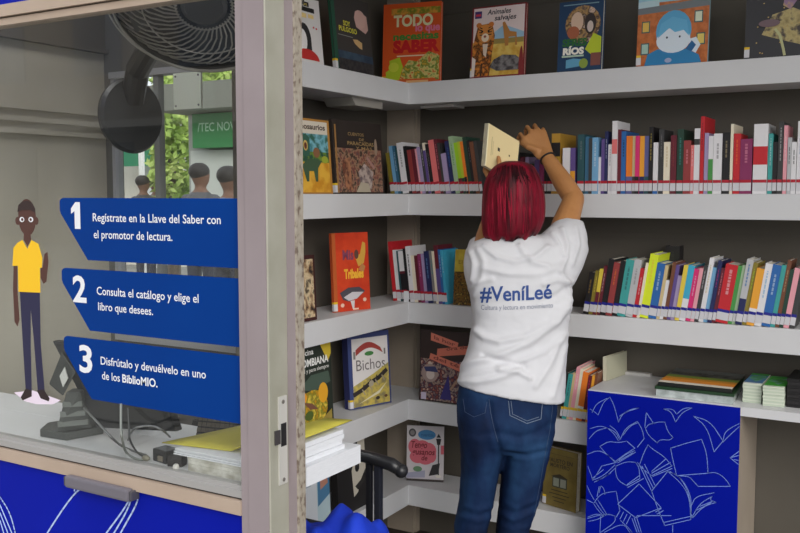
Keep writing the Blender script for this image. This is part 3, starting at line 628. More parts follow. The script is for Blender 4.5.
def size_word(t, h, hm):
    a = 'thin' if t < 0.0135 else ('thick' if t > 0.026 else '')
    b = 'tall' if h > hm * 1.13 else ('short' if h < hm * 0.82 else '')
    return (b + ' ' + a).strip()
ORD = ['first', 'second', 'third', 'fourth', 'fifth', 'sixth', 'seventh', 'eighth', 'ninth', 'tenth']
def row(data, conv, zs, tilt, phrase, band, group, Y=YF + 0.006, packed=False):
    """data: (x0, x1, ytop, colour, extras) in crop pixels of the spine's foot"""
    items = []
    for it in data:
        x0, x1, yt, c = it[:4]; ex = it[4] if len(it) > 4 else {}
        a = onY(*conv(x0, 0)[:1], 190, Y) if False else onY(conv(x0, yt)[0], ex.get('yb', BASEY), Y); b = onY(conv(x1, yt)[0], ex.get('yb', BASEY), Y)
        tp = onY(conv((x0 + x1) / 2, yt)[0], conv(x0, yt)[1], Y)
        items.append([a.x, b.x - a.x, max(0.08, (tp.z - zs)), c, ex])
    hm = sorted(i[2] for i in items)[len(items) // 2]
    cur = items[0][0]; labs = []
    for i, it in enumerate(items):
        l = items[i - 1][3] if i else None; r = items[i + 1][3] if i + 1 < len(items) else None
        look = (size_word(it[1], it[2], hm) + ' ' + it[3]).strip() + ' book' + (' ' + it[4]['f'] if 'f' in it[4] else '')
        if l and r: lab = look + (' between two %s books' % l if l == r else ' between %s and %s books' % (l, r))
        elif r: lab = look + ' at the left end, beside the %s book' % r
        else: lab = look + ' at the right end, beside the %s book' % l
        labs.append(lab + ', ' + phrase)
    for i, (x, t, h, c, ex) in enumerate(items):
        lab = labs[i]
        if labs.count(lab) > 1:
            n = [k for k in range(len(labs)) if labs[k] == lab].index(i)
            lab = ('%s from left of the ' % ORD[n]) + lab.replace(' book', ' books', 1)
        ca = math.cos(tilt)
        xx = max(cur, x) if not packed else cur
        tt_ = t * ca * 0.985 if tilt else t - 0.0007
        if not packed and xx > x: tt_ = max(0.004, tt_ - (xx - x))
        step = tt_ / ca + 0.0004 if tilt else tt_ + 0.0004
        piv = Vector((xx + (step if tilt > 0 else 0), Y + ex.get('dy', rnd.uniform(0, 0.006)), zs + 0.0003))
        std_book(piv, tt_, h / ca - (tt_ * abs(math.sin(tilt)) if tilt else 0), ex.get('d', rnd.uniform(0.125, 0.165)), tilt, None, c, ex.get('band', band), ex.get('sec'), ex.get('low'), ex.get('ti'), lab, group)
        cur = xx + step
W_, K_ = 'white', 'black'
# second shelf, right of the person (upright)
rowB = [(-173, -158, 190, 'black'), (-155, -136, 175, 'dark grey'), (-133, -119, 190, 'maroon'), (-118, -105, 190, 'lilac'), (-104, -88, 212, 'dark green'), (-87, -72, 200, 'purple'), (-71, -56, 200, 'plum'), (-55, -46, 206, 'black'), (-45, -31, 190, 'black', {'ti': 'tan'}),
        (-30, -1, 112, 'gold', {'sec': ('black', .62, .85), 'd': .17}), (7, 32, 160, 'white'), (33, 49, 160, 'purple', {'low': ('amber', .5)}), (56, 79, 115, 'dark teal', {'ti': 'grey'}), (80, 93, 122, 'steel blue'), (93, 105, 128, 'dark grey'), (105, 125, 125, 'light blue', {'ti': 'white'}), (125, 134, 190, 'white'),
        (134, 146, 130, 'purple'), (146, 157, 105, 'navy', {'ti': 'white'}), (157, 170, 148, 'white', {'ti': 'grey'}), (170, 188, 70, 'white', {'sec': ('salmon', .55, .75)}), (188, 200, 98, 'maroon'), (200, 216, 104, 'blue', {'ti': 'black', 'd': .16}), (217, 238, 120, 'orange', {'low': ('slate violet', .3)}),
        (238, 248, 120, 'tan', {'low': ('dark grey', .3)}), (248, 262, 120, 'magenta', {'low': ('black', .3)}), (262, 278, 120, 'amber', {'low': ('navy', .3)}), (278, 293, 120, 'slate violet', {'low': ('dark teal', .3)}), (293, 307, 90, 'black', {'ti': 'yellow'}), (308, 324, 142, 'white', {'low': ('blue', .24)}),
        (325, 342, 98, 'dark grey', {'ti': 'grey'}), (342, 364, 140, 'cream', {'ti': 'tan'}), (365, 385, 118, 'maroon', {'ti': 'brick red'}), (386, 408, 98, 'dark green', {'ti': 'teal'}), (408, 432, 135, 'brick red', {'ti': 'pink'}), (432, 443, 150, 'salmon', {'ti': 'white'}), (443, 462, 95, 'white', {'sec': ('dark grey', .75, .84)}),
        (463, 476, 55, 'red', {'ti': 'maroon', 'd': .17}), (477, 491, 110, 'lilac'), (491, 507, 120, 'white', {'low': ('green', .6)}), (507, 536, 112, 'white', {'ti': 'grey', 'f': 'with scribbled spine'}), (537, 562, 108, 'black', {'ti': 'tan'}), (563, 573, 80, 'cream', {'d': .17}), (574, 597, 112, 'red', {'ti': 'orange'}),
        (597, 637, 130, 'plum', {'ti': 'pink'}), (640, 688, 80, 'white', {'sec': ('red', .42, .68), 'f': 'with red square'}), (689, 705, 112, 'teal', {'ti': 'white'}), (705, 721, 140, 'black'), (722, 739, 72, 'dark grey', {'ti': 'white'}), (740, 753, 85, 'pink', {'ti': 'white'}), (754, 767, 125, 'pale grey', {'ti': 'black'}),
        (767, 784, 140, 'white', {'ti': 'dark grey'}), (785, 806, 70, 'white', {'ti': 'light blue'}), (807, 826, 110, 'dark teal')]
BASEY = 194
row(rowB, lambda x, y: (560 + x / 3.333, 100 + y / 3.333), Z2, 0.0, 'second shelf right', band_red, 'books on the second shelf to the right')
# second shelf, left of the person (leaning left)
rowA = [(108, 132, 225, 'olive'), (134, 152, 190, 'light blue'), (152, 166, 190, 'steel blue', {'ti': 'white'}), (167, 178, 200, 'dark teal'), (190, 222, 170, 'white', {'ti': 'grey'}), (223, 240, 190, 'black'), (241, 262, 210, 'brick red'), (263, 284, 205, 'maroon'), (285, 296, 205, 'pink'), (297, 314, 195, 'lilac', {'ti': 'grey'}),
        (315, 330, 180, 'dark grey', {'ti': 'white'}), (331, 345, 172, 'cream', {'low': ('purple', .85)}), (346, 366, 178, 'black', {'ti': 'grey'}), (372, 402, 155, 'salmon'), (403, 420, 152, 'maroon', {'ti': 'pink'}), (421, 434, 172, 'dark grey'), (435, 460, 228, 'lilac'), (461, 488, 160, 'navy', {'ti': 'blue'}),
        (489, 512, 136, 'pale green', {'ti': 'green'}), (513, 533, 170, 'lime', {'low': ('maroon', .3)}), (534, 548, 165, 'yellow-green', {'low': ('dark green', .3)}), (549, 563, 165, 'orange', {'low': ('black', .32)}), (564, 585, 140, 'dark green'), (586, 602, 160, 'black', {'ti': 'grey'}), (603, 622, 165, 'brown'), (623, 640, 160, 'dark grey')]
row(rowA, lambda x, y: (370 + x / 5.33, 110 + y / 5.33), Z2, math.radians(-9), 'second shelf left', band_red, 'books on the second shelf to the left', packed=True)
# third shelf, left of the person
rowC = [(122, 142, 115, 'red', {'d': .17}), (143, 165, 160, 'white'), (166, 174, 165, 'dark teal'), (175, 203, 165, 'white', {'low': ('black', .55), 'sec': ('maroon', .55, .6)}), (204, 217, 152, 'black'), (218, 241, 140, 'white', {'ti': 'black'}), (242, 262, 190, 'cream'), (263, 280, 190, 'maroon'), (281, 298, 182, 'plum', {'ti': 'pink'}),
        (299, 318, 180, 'lilac'), (319, 345, 166, 'navy', {'ti': 'light blue'}), (346, 362, 165, 'grey', {'ti': 'teal'}), (363, 374, 168, 'cream'), (375, 397, 135, 'maroon', {'low': ('purple', .6)}), (398, 412, 158, 'blue', {'ti': 'white'}), (413, 427, 162, 'cyan', {'ti': 'white'})]
BASEY = 305
row(rowC, lambda x, y: (370 + x / 5.33, 220 + y / 5.33), Z3, math.radians(-6.5), 'third shelf left', band_red, 'books on the third shelf to the left', packed=True)
# third shelf, right of the person (leaning right)
rowD = [(75, 93, 172, 'black', {'ti': 'gold'}), (94, 108, 168, 'olive', {'ti': 'yellow'}), (109, 121, 162, 'yellow', {'low': ('maroon', .5)}), (122, 133, 152, 'maroon', {'ti': 'white'}), (134, 154, 128, 'black', {'d': .17}), (155, 175, 140, 'brick red', {'ti': 'orange'}), (176, 194, 134, 'black'), (195, 222, 130, 'teal', {'ti': 'dark teal'}),
        (223, 247, 130, 'pale grey', {'ti': 'grey'}), (248, 263, 160, 'red', {'ti': 'white'}), (264, 273, 142, 'cream'), (274, 302, 112, 'lemon', {'ti': 'yellow'}), (303, 330, 142, 'blue', {'ti': 'white'}), (331, 342, 150, 'tan'), (343, 355, 200, 'white'), (356, 368, 140, 'brown'), (369, 381, 150, 'purple'), (382, 396, 185, 'lilac'), (397, 412, 150, 'yellow'),
        (413, 434, 150, 'cyan', {'low': ('white', .4)}), (435, 452, 162, 'magenta', {'ti': 'white'}), (453, 466, 160, 'pink'), (467, 480, 150, 'dark grey', {'ti': 'white'}), (481, 497, 126, 'white', {'ti': 'tan'}), (498, 512, 158, 'light blue'), (513, 527, 135, 'navy', {'ti': 'magenta'}), (528, 540, 160, 'maroon', {'ti': 'pink'}),
        (541, 583, 146, 'red', {'ti': 'white', 'f': 'with white title'}), (584, 598, 152, 'green'), (599, 610, 150, 'pale green'), (611, 634, 130, 'pale grey', {'low': ('navy', .4), 'ti': 'blue'}), (635, 650, 142, 'olive', {'ti': 'lime'}), (651, 677, 160, 'amber', {'sec': ('white', .1, .3)}), (678, 702, 144, 'white', {'ti': 'light blue'}),
        (703, 733, 148, 'blue', {'ti': 'white', 'f': 'with white vertical title'}), (734, 750, 150, 'teal'), (751, 765, 134, 'brown', {'ti': 'tan'}), (766, 780, 165, 'dark green'), (781, 800, 160, 'pink'), (801, 820, 140, 'dark grey')]
BASEY = 316
row(rowD, lambda x, y: (560 + x / 3.333, 220 + y / 3.333), Z3, math.radians(8.5), 'third shelf right', band_blue, 'books on the third shelf to the right', packed=True)
# fourth shelf, beside the blue counter
rowE = [(100, 112, 225, 'black'), (112, 136, 232, 'teal', {'ti': 'dark teal'}), (137, 150, 225, 'tan'), (151, 172, 195, 'pink', {'ti': 'white', 'd': .17}), (173, 190, 205, 'cream'), (191, 222, 220, 'orange', {'sec': ('white', .05, .3)}), (223, 243, 238, 'maroon', {'ti': 'magenta'}), (244, 258, 238, 'amber'), (259, 272, 225, 'brown')]
BASEY = 420
row(rowE, lambda x, y: (540 + x / 5.33, 330 + y / 5.33), Z4, math.radians(8), 'fourth shelf', band_yellow, 'books on the fourth shelf', packed=True)

# ------------------------------------------------------------------ face-out books
CT = palette('collage_dark', [(58, 36, 30), (96, 70, 58), (150, 130, 120), (44, 34, 60), (120, 60, 50), (190, 176, 160)], 55)
def face_book(p0, p1, h, t, lean, label, cover, art, pages=None, spine=None, lab=band_yellow, N=None, group='books with covers facing out', name='book'):
    p0, p1 = Vector(p0), Vector(p1); U = (p1 - p0).normalized(); w = (p1 - p0).length
    n0 = U.cross(Vector((0, 0, 1))).normalized()      # outward
    V = (Vector((0, 0, 1)) * math.cos(lean) - n0 * math.sin(lean)).normalized(); Nn = U.cross(V).normalized()
    O = p0 + Nn * 0; base = O + Vector((0, 0, 0.0004))
    lift = Nn * 0 + Vector((0, 0, t * math.sin(lean)))
    def P(u, v, n): return base + lift + U * u + V * v + Nn * n
    mb = MB(); bt = 0.002
    def bx(u0, v0, n0_, u1, v1, n1, mi=0): mb.hexa([P(u0, v0, n0_), P(u1, v0, n0_), P(u1, v0, n1), P(u0, v0, n1), P(u0, v1, n0_), P(u1, v1, n0_), P(u1, v1, n1), P(u0, v1, n1)], mi)
    bx(0, 0, -bt, w, h, 0, 0); bx(0, 0, -t, w, h, -t + bt, 0); bx(0, 0, -t + bt, bt, h, -bt, 1)
    o = mb.build(name, [cover, spine or cover], origin=base); tag(o, label, 'book', group)
    mb = MB(); bx(bt, 0.003, -t + bt, w - 0.003, h - 0.003, -bt); mb.build('pages', page_mat, o)
    A = Art(P(0, 0, 0), U, V, Nn, w, h); art(A); A.build('cover_art', o)
    if lab:
        mb = MB(); sw = 0.016
        bx(-0.0006, 0.004, -min(t, .012), sw, 0.03, 0.0009, 0); bx(-0.0006, 0.0302, -min(t, .012), sw, 0.038, 0.0009, 1)
        mb.build('spine_label', [label_white, lab], o)
    return o
def art1(A):
    A.rect(0, 0, 1, 1, M(206, 202, 200)); b = M(34, 32, 30)
    A.rect(0.1, 0.86, 0.62, 0.93, b); A.rect(0.2, 0.78, 0.8, 0.85, b); A.text('de los', 0.14, 0.875, 0.56, 0.07, M(190, 170, 90), .01); A.rect(0.3, 0.68, 0.5, 0.75, M(222, 196, 130)); A.rect(0.56, 0.69, 0.76, 0.75, M(222, 196, 130))
    A.ell(0.36, 0.36, 0.24, 0.24, M(40, 38, 40)); A.rect(0.44, 0.20, 0.60, 0.40, M(40, 38, 40)); A.ell(0.30, 0.33, 0.15, 0.17, M(220, 216, 214)); A.ell(0.42, 0.05, 0.42, 0.16, M(180, 44, 40), a0=0, a1=PI)
    A.ell(0.72, 0.56, 0.03, 0.015, M(190, 60, 60)); A.ell(0.82, 0.55, 0.03, 0.015, M(190, 60, 60))
def art2(A):
    A.rect(0.09, 0, 1, 1, M(58, 54, 52)); A.rect(0, 0, 0.09, 1, M(34, 78, 60)); A.poly([(0.70, 0.86), (0.92, 0.80), (0.94, 0.62), (0.86, 0.56), (0.62, 0.62), (0.58, 0.74), (0.62, 0.83)], M(196, 158, 148)); A.ell(0.74, 0.74, 0.15, 0.12, M(202, 164, 154))
    A.text('SOY', 0.28, 0.60, 0.46, 0.09, M(196, 190, 60), .03); A.text('PULGOSO', 0.16, 0.52, 0.62, 0.09, M(196, 190, 60), .03)
    A.poly([(0.5, 0.44), (0.62, 0.45), (0.74, 0.42), (0.73, 0.33), (0.66, 0.34), (0.54, 0.39)], M(196, 160, 110)); A.rect(0.12, 0.46, 0.5, 0.468, M(140, 140, 134))
    A.rect(0.09, 0.14, 1, 0.26, palette('night_sea', [(52, 68, 84), (40, 56, 74), (58, 76, 92)], 24)); A.rect(0.09, 0, 1, 0.16, palette('dark_crowd', [(44, 42, 44), (60, 58, 58), (36, 36, 42)], 60))
def art3(A):
    A.rect(0, 0, 1, 1, M(214, 84, 26)); A.text('TODO', 0.18, 0.72, 0.86, 0.19, M(238, 218, 170), .04); A.rect(0.14, 0.86, 0.98, 0.94, palette('leafy_band', [(196, 110, 40), (110, 130, 40), (214, 150, 60)], 50)); A.text('lo que', 0.56, 0.65, 0.98, 0.13, M(226, 120, 150), .04)
    A.text('necesitas', 0.18, 0.55, 0.96, 0.13, M(70, 130, 50), .04); A.text('SABER', 0.18, 0.40, 0.98, 0.20, M(196, 24, 30), .06); A.rect(0.25, 0.345, 0.95, 0.36, M(230, 200, 170))
    A.poly([(0.08, 0.06), (0.3, 0.06), (0.36, 0.22), (0.3, 0.34), (0.12, 0.3), (0.14, 0.2), (0.06, 0.16)], M(176, 196, 40)); A.poly([(0.3, 0.03), (0.98, 0.05), (0.98, 0.34), (0.8, 0.4), (0.6, 0.28), (0.46, 0.3), (0.36, 0.2)], palette('vegetables', [(120, 140, 50), (206, 160, 60), (90, 120, 40), (206, 196, 120), (196, 90, 40)], 55))
    A.ell(0.2, 0.22, 0.09, 0.06, M(196, 206, 60)); A.rect(0.3, 0, 0.92, 0.07, M(206, 90, 30)); A.rect(0.42, 0.02, 0.8, 0.05, M(236, 176, 120))
def art4(A):
    A.rect(0, 0, 1, 1, M(122, 40, 40)); A.rect(0.03, 0.02, 0.97, 0.98, M(222, 204, 200)); A.rect(0.05, 0.84, 0.18, 0.94, M(70, 50, 110)); A.rect(0.07, 0.87, 0.16, 0.90, M(206, 60, 70))
    A.text('Animales', 0.28, 0.88, 0.72, 0.10, M(60, 50, 56), .02, .2); A.text('salvajes', 0.42, 0.79, 0.82, 0.10, M(60, 50, 56), .02, .2)
    A.rect(0.03, 0.02, 0.97, 0.5, palette('savanna', [(206, 170, 70), (196, 150, 60), (214, 184, 96)], 30)); A.poly([(0.35, 0.58), (0.6, 0.72), (0.97, 0.6), (0.97, 0.48), (0.35, 0.48)], M(150, 184, 206)); A.rect(0.3, 0.46, 0.97, 0.53, M(150, 130, 70))
    A.poly([(0.03, 0.02), (0.36, 0.02), (0.40, 0.34), (0.44, 0.58), (0.38, 0.76), (0.12, 0.74), (0.06, 0.55), (0.03, 0.4)], palette('tiger_coat', [(196, 112, 44), (206, 130, 56), (60, 40, 30), (200, 120, 48)], 46)); A.ell(0.26, 0.62, 0.15, 0.13, M(204, 132, 60)); A.ell(0.26, 0.56, 0.07, 0.06, M(226, 206, 180)); A.ell(0.2, 0.65, 0.02, 0.015, M(30, 24, 20)); A.ell(0.32, 0.65, 0.02, 0.015, M(30, 24, 20))
    for k in range(4): A.line([(0.13 + .01 * k, 0.72 - .04 * k), (0.2, 0.69 - .03 * k)], .016, M(36, 26, 22)); A.line([(0.39 - .005 * k, 0.72 - .04 * k), (0.32, 0.69 - .03 * k)], .016, M(36, 26, 22))
    A.poly([(0.29, 0.28), (0.24, 0.32), (0.22, 0.47), (0.32, 0.47)], M(214, 196, 176)); A.poly([(0.03, 0.02), (0.08, 0.02), (0.10, 0.26), (0.03, 0.3)], M(216, 204, 196)); A.poly([(0.19, 0.02), (0.22, 0.02), (0.23, 0.2), (0.2, 0.2)], M(70, 44, 30)); A.ell(0.14, 0.74, 0.05, 0.035, M(196, 116, 50)); A.ell(0.37, 0.74, 0.05, 0.035, M(196, 116, 50)); A.ell(0.26, 0.575, 0.025, 0.018, M(150, 80, 70)); A.poly([(0.64, 0.42), (0.70, 0.42), (0.70, 0.54), (0.82, 0.54), (0.82, 0.42), (0.86, 0.42), (0.84, 0.60), (0.72, 0.62), (0.62, 0.76), (0.58, 0.75)], M(176, 120, 60))
    A.poly([(0.36, 0.14), (0.5, 0.08), (0.92, 0.08), (0.96, 0.2), (0.84, 0.28), (0.6, 0.30), (0.44, 0.24)], palette('zebra_grey', [(96, 92, 92), (130, 126, 124), (66, 62, 62)], 40)); A.ell(0.94, 0.1, 0.04, 0.3, M(128, 44, 44))
def art5(A):
    A.rect(0, 0, 1, 1, M(24, 56, 88)); A.ell(0.55, 0.66, 0.40, 0.27, palette('animal_ring', [(150, 120, 96), (206, 180, 160), (60, 44, 40), (176, 140, 90), (96, 80, 72)], 42)); A.ell(0.42, 0.70, 0.14, 0.14, M(206, 176, 152)); A.ell(0.34, 0.55, 0.14, 0.09, M(160, 90, 60)); A.ell(0.72, 0.66, 0.13, 0.15, M(50, 40, 38)); A.ell(0.72, 0.62, 0.07, 0.08, M(196, 180, 170))
    A.poly([(0.62, 0.3), (0.80, 0.52), (0.98, 0.46), (0.98, 0.24), (0.76, 0.22)], M(176, 190, 40)); A.text('SERES', 0.1, 0.36, 0.66, 0.14, M(40, 96, 44), .05); A.text('RÍOS', 0.12, 0.24, 0.6, 0.13, M(226, 222, 210), .06); A.rect(0.1, 0.20, 0.6, 0.225, M(170, 190, 170))
    A.poly([(0.2, 0.04), (0.5, 0.06), (0.56, 0.16), (0.36, 0.18), (0.2, 0.16)], M(90, 150, 180)); A.ell(0.6, 0.1, 0.1, 0.07, M(130, 150, 60)); A.rect(0.76, 0.06, 0.98, 0.24, M(120, 70, 60)); A.rect(0.1, 0.94, 0.9, 0.955, M(120, 150, 160))
def art6(A):
    A.rect(0, 0, 1, 1, palette('brick_orange', [(176, 96, 50), (190, 110, 60), (166, 90, 46)], 40)); A.rect(0, 0.80, 1, 1, M(150, 190, 206)); A.poly([(0, 0.66), (0, 0.74), (1, 0.80), (1, 0.70)], M(110, 116, 120)); A.poly([(0, 0.74), (0.3, 0.755), (0.3, 0.84), (0, 0.82)], M(176, 200, 206)); A.rect(0.1, 0.88, 0.95, 0.9, M(70, 80, 100))
    for u, v, c in ((0.06, 0.42, (214, 176, 80)), (0.8, 0.50, (206, 214, 190)), (0.06, 0.14, (160, 190, 176)), (0.84, 0.22, (214, 190, 96))): A.rect(u, v, u + 0.12, v + 0.15, M(60, 90, 90)); A.rect(u + .015, v + .015, u + .105, v + .135, M(*c))
    A.poly([(0.12, 0.0), (0.16, 0.14), (0.3, 0.2), (0.7, 0.18), (0.88, 0.10), (0.92, 0.0)], M(40, 120, 170)); A.ell(0.52, 0.42, 0.25, 0.26, M(84, 156, 196)); A.ell(0.52, 0.30, 0.24, 0.16, M(206, 216, 226)); A.poly([(0.30, 0.34), (0.46, 0.46), (0.54, 0.40), (0.66, 0.42), (0.74, 0.34), (0.70, 0.54), (0.5, 0.6), (0.34, 0.52)], M(96, 166, 202)); A.ell(0.43, 0.34, 0.014, 0.014, M(30, 40, 60)); A.ell(0.61, 0.34, 0.014, 0.014, M(30, 40, 60))
    A.poly([(0.74, 0.3), (0.84, 0.32), (0.9, 0.22), (0.84, 0.12), (0.76, 0.16)], M(206, 216, 226)); A.poly([(0.7, 0.18), (0.78, 0.28), (0.84, 0.22), (0.78, 0.14)], M(30, 90, 140)); A.ell(0.46, 0.05, 0.05, 0.03, M(150, 160, 190))
def art7(A):
    A.rect(0, 0, 1, 1, M(52, 52, 56)); A.poly([(0.25, 0.3), (0.4, 0.55), (0.7, 0.62), (0.98, 0.5), (0.98, 0.1), (0.6, 0.2)], palette('creature_gold', [(96, 84, 60), (150, 134, 90), (176, 160, 110), (70, 62, 60)], 40)); A.poly([(0.55, 0.66), (0.66, 0.6), (0.76, 0.72), (0.72, 0.96), (0.62, 0.98)], palette('creature_cloak', [(120, 60, 60), (190, 160, 90), (140, 110, 140)], 40)); A.line([(0.45, 0.36), (0.52, 0.28), (0.58, 0.1), (0.6, 0.02)], .04, M(176, 176, 130))
    for k in range(26): u, v = rnd.uniform(.1, .95), rnd.uniform(.05, .95); A.ell(u, v, .012, .009, M(176, 150, 90), 8)
    A.ell(0.2, 0.82, 0.07, 0.05, M(90, 72, 60)); A.ell(0.36, 0.44, 0.16, 0.05, M(110, 90, 96))
def px_pair(bl, br, how, val):
    f = {'X': onX, 'Y': onY, 'Z': onZ}[how]; return f(*bl, val), f(*br, val)
def shelf_book(bl, br, how, val, ytop, z, t, lean, label, cover, art, **k):
    a, b = px_pair(bl, br, how, val); a.z = b.z = z
    d = math.hypot(a.x, a.y)
    f = onX if how == 'X' else onY
    tp = onX(bl[0], ytop, a.x) if how == 'X' else onY(bl[0], ytop, a.y)
    h = (tp.z - z) / math.cos(lean) * (1.0 + 0.25 * math.sin(lean))
    return face_book(a, b, h, t, lean, label, cover, art, **k)
XB = XF - 0.022; YFB = YF + 0.012
shelf_book((296, 64), (324, 64), 'X', XB, -6, Z1, 0.012, 0.10, 'white book with a black-haired figure in red, beside the door post on the top shelf', M(206, 202, 200), art1, lab=None)
shelf_book((336, 70), (374, 72), 'X', XB, -8, Z1, 0.012, 0.10, 'dark grey book with yellow title and pink shape on the top shelf', M(50, 48, 46), art2, spine=M(34, 84, 62))
shelf_book((382, 74), (440, 76), 'Z', Z1, 6, Z1, 0.016, 0.08, 'orange book with vegetables on its cover at the top shelf corner', M(206, 90, 40), art3) if False else None
a = Vector((-1.905, YF + 0.012, Z1)); b = Vector((-1.715, YF + 0.045, Z1))
a, b = dep(382, 74, 3.74), dep(440, 78, 3.66); a.z = b.z = Z1 + 0.0002
face_book(a, b, (dep(382, 6, 3.74).z - Z1) * 1.01, 0.018, 0.07, 'orange book with vegetables on its cover at the top shelf corner', M(206, 90, 40), art3)
shelf_book((470, 76), (524, 76), 'Y', YFB, 9, Z1, 0.014, 0.08, 'maroon-edged white book with a tiger on the top shelf', M(122, 40, 40), art4)
shelf_book((557, 72), (601, 72), 'Y', YFB, 4, Z1, 0.022, 0.08, 'dark blue book with a ring of animals on the top shelf', M(24, 56, 88), art5, lab=None)
shelf_book((636, 68), (707, 66), 'Y', YFB, -10, Z1, 0.016, 0.08, 'book with a blue-haired child before brick houses on the top shelf', M(120, 150, 160), art6)
shelf_book((744, 60), (812, 58), 'Y', YFB, -16, Z1, 0.014, 0.08, 'near-black book with a golden creature at right on the top shelf', M(40, 40, 44), art7)
def art8(A):
    A.rect(0, 0, 1, 1, M(170, 120, 50)); A.rect(0.0, 0.02, 0.94, 0.97, M(206, 196, 180)); A.text('Dinosaurios', 0.06, 0.86, 0.88, 0.105, M(66, 50, 40), .03); A.rect(0, 0.46, 0.94, 0.8, palette('jungle_sky', [(90, 150, 190), (60, 120, 120), (120, 176, 190), (50, 96, 80)], 30)); A.rect(0, 0.02, 0.94, 0.47, palette('desert_ground', [(206, 150, 40), (190, 130, 36), (214, 166, 60)], 20)); A.rect(0.0, 0.42, 0.94, 0.56, palette('bush', [(50, 90, 60), (110, 140, 50), (40, 76, 60)], 50))
    A.poly([(0.22, 0.5), (0.2, 0.76), (0.34, 0.8), (0.44, 0.74), (0.42, 0.5)], M(50, 90, 74)); A.ell(0.32, 0.64, 0.06, 0.07, M(190, 160, 90)); A.ell(0.32, 0.635, 0.035, 0.045, M(96, 50, 40)); A.poly([(0.3, 0.16), (0.36, 0.16), (0.38, 0.3), (0.5, 0.3), (0.54, 0.16), (0.6, 0.16), (0.62, 0.34), (0.74, 0.44), (0.6, 0.46), (0.36, 0.46), (0.2, 0.38)], M(60, 84, 60)); A.ell(0.6, 0.55, 0.09, 0.07, M(130, 90, 60)); A.ell(0.82, 0.46, 0.09, 0.05, M(150, 160, 50))
def art9(A):
    A.rect(0, 0, 1, 1, M(44, 36, 32)); A.rect(0.03, 0.02, 0.97, 0.62, palette('night_castle', [(70, 52, 46), (110, 84, 70), (46, 36, 34), (150, 120, 96), (120, 66, 56), (84, 76, 76)], 50)); g = M(150, 124, 80)
    A.text('CUENTOS', 0.3, 0.80, 0.62, 0.06, g, .01); A.text('DE', 0.52, 0.735, 0.62, 0.05, g, .01); A.text('PARACAÍDAS', 0.28, 0.67, 0.82, 0.07, g, .02); A.text('Y MÁS', 0.44, 0.61, 0.78, 0.06, g, .01)
    A.poly([(0.5, 0.1), (0.72, 0.06), (0.78, 0.3), (0.6, 0.42), (0.46, 0.3)], palette('pale_swirl', [(140, 126, 120), (176, 160, 150), (110, 96, 96)], 45)); A.poly([(0.2, 0.05), (0.34, 0.05), (0.3, 0.5), (0.14, 0.44)], palette('orange_flame', [(140, 80, 56), (90, 56, 46), (160, 110, 80)], 45)); A.ell(0.86, 0.66, 0.03, 0.12, M(150, 130, 110)); A.line([(0.05, 0.02), (0.05, 0.92)], .03, M(150, 110, 60)); A.poly([(0.4, 0.02), (0.7, 0.02), (0.66, 0.14), (0.5, 0.16)], M(170, 160, 140)); A.line([(0.66, 0.5), (0.8, 0.36)], .04, M(160, 120, 110))
shelf_book((296, 194), (333, 194), 'X', XB, 118, Z2, 0.013, 0.07, 'book with dinosaurs and a white title band on the second shelf by the post', M(150, 104, 48), art8, lab=None)
shelf_book((336, 194), (384.5, 194), 'X', XB, 120, Z2, 0.013, 0.07, 'dark brown picture book with pale title between dinosaurs and leaning row', M(44, 36, 32), art9)
def art10(A):
    A.rect(0, 0, 1, 1, M(60, 26, 24)); A.rect(0.04, 0.05, 0.92, 0.94, palette('cream_collage', [(190, 166, 130), (60, 50, 44), (206, 186, 150), (150, 120, 90), (40, 34, 34)], 34))
def art11(A):
    A.rect(0, 0, 1, 1, palette('rust_orange', [(190, 58, 30), (200, 66, 34), (182, 52, 28)], 12)); A.rect(0, 0, 0.10, 1, M(176, 84, 34)); A.text('Mis', 0.28, 0.66, 0.58, 0.17, M(120, 60, 84), .04); A.poly([(0.62, 0.7), (0.76, 0.72), (0.84, 0.88), (0.92, 0.86), (0.92, 0.74), (0.86, 0.6), (0.7, 0.56)], M(196, 150, 60)); A.ell(0.66, 0.72, 0.06, 0.06, M(90, 60, 50)); A.poly([(0.7, 0.52), (0.8, 0.6), (0.9, 0.56), (0.84, 0.48)], M(176, 120, 70))
    A.text('Tribales', 0.3, 0.42, 0.84, 0.16, M(226, 170, 50), .05); A.poly([(0.16, 0.24), (0.4, 0.3), (0.7, 0.3), (0.86, 0.24), (0.66, 0.16), (0.4, 0.12), (0.24, 0.15)], M(70, 66, 74)); A.poly([(0.26, 0.18), (0.5, 0.24), (0.82, 0.23), (0.62, 0.15), (0.4, 0.13)], M(190, 186, 190)); A.poly([(0.44, 0.13), (0.56, 0.13), (0.54, 0.03), (0.5, 0.02)], M(196, 190, 190)); A.ell(0.22, 0.08, 0.05, 0.025, M(220, 180, 160)); A.ell(0.84, 0.13, 0.05, 0.025, M(214, 180, 160)); A.rect(0.5, 0.01, 0.66, 0.03, M(220, 190, 170))
shelf_book((296, 324), (317, 320), 'X', XB, 258, Z3, 0.016, 0.05, 'small book with cream collage cover beside the post on the third shelf', M(70, 28, 26), art10, lab=None)
shelf_book((334.5, 313), (370.5, 309), 'Z', Z3, 235, Z3, 0.014, 0.06, 'rusty orange book with a whale-like fish on the third shelf', M(176, 56, 30), art11, spine=M(190, 80, 36))
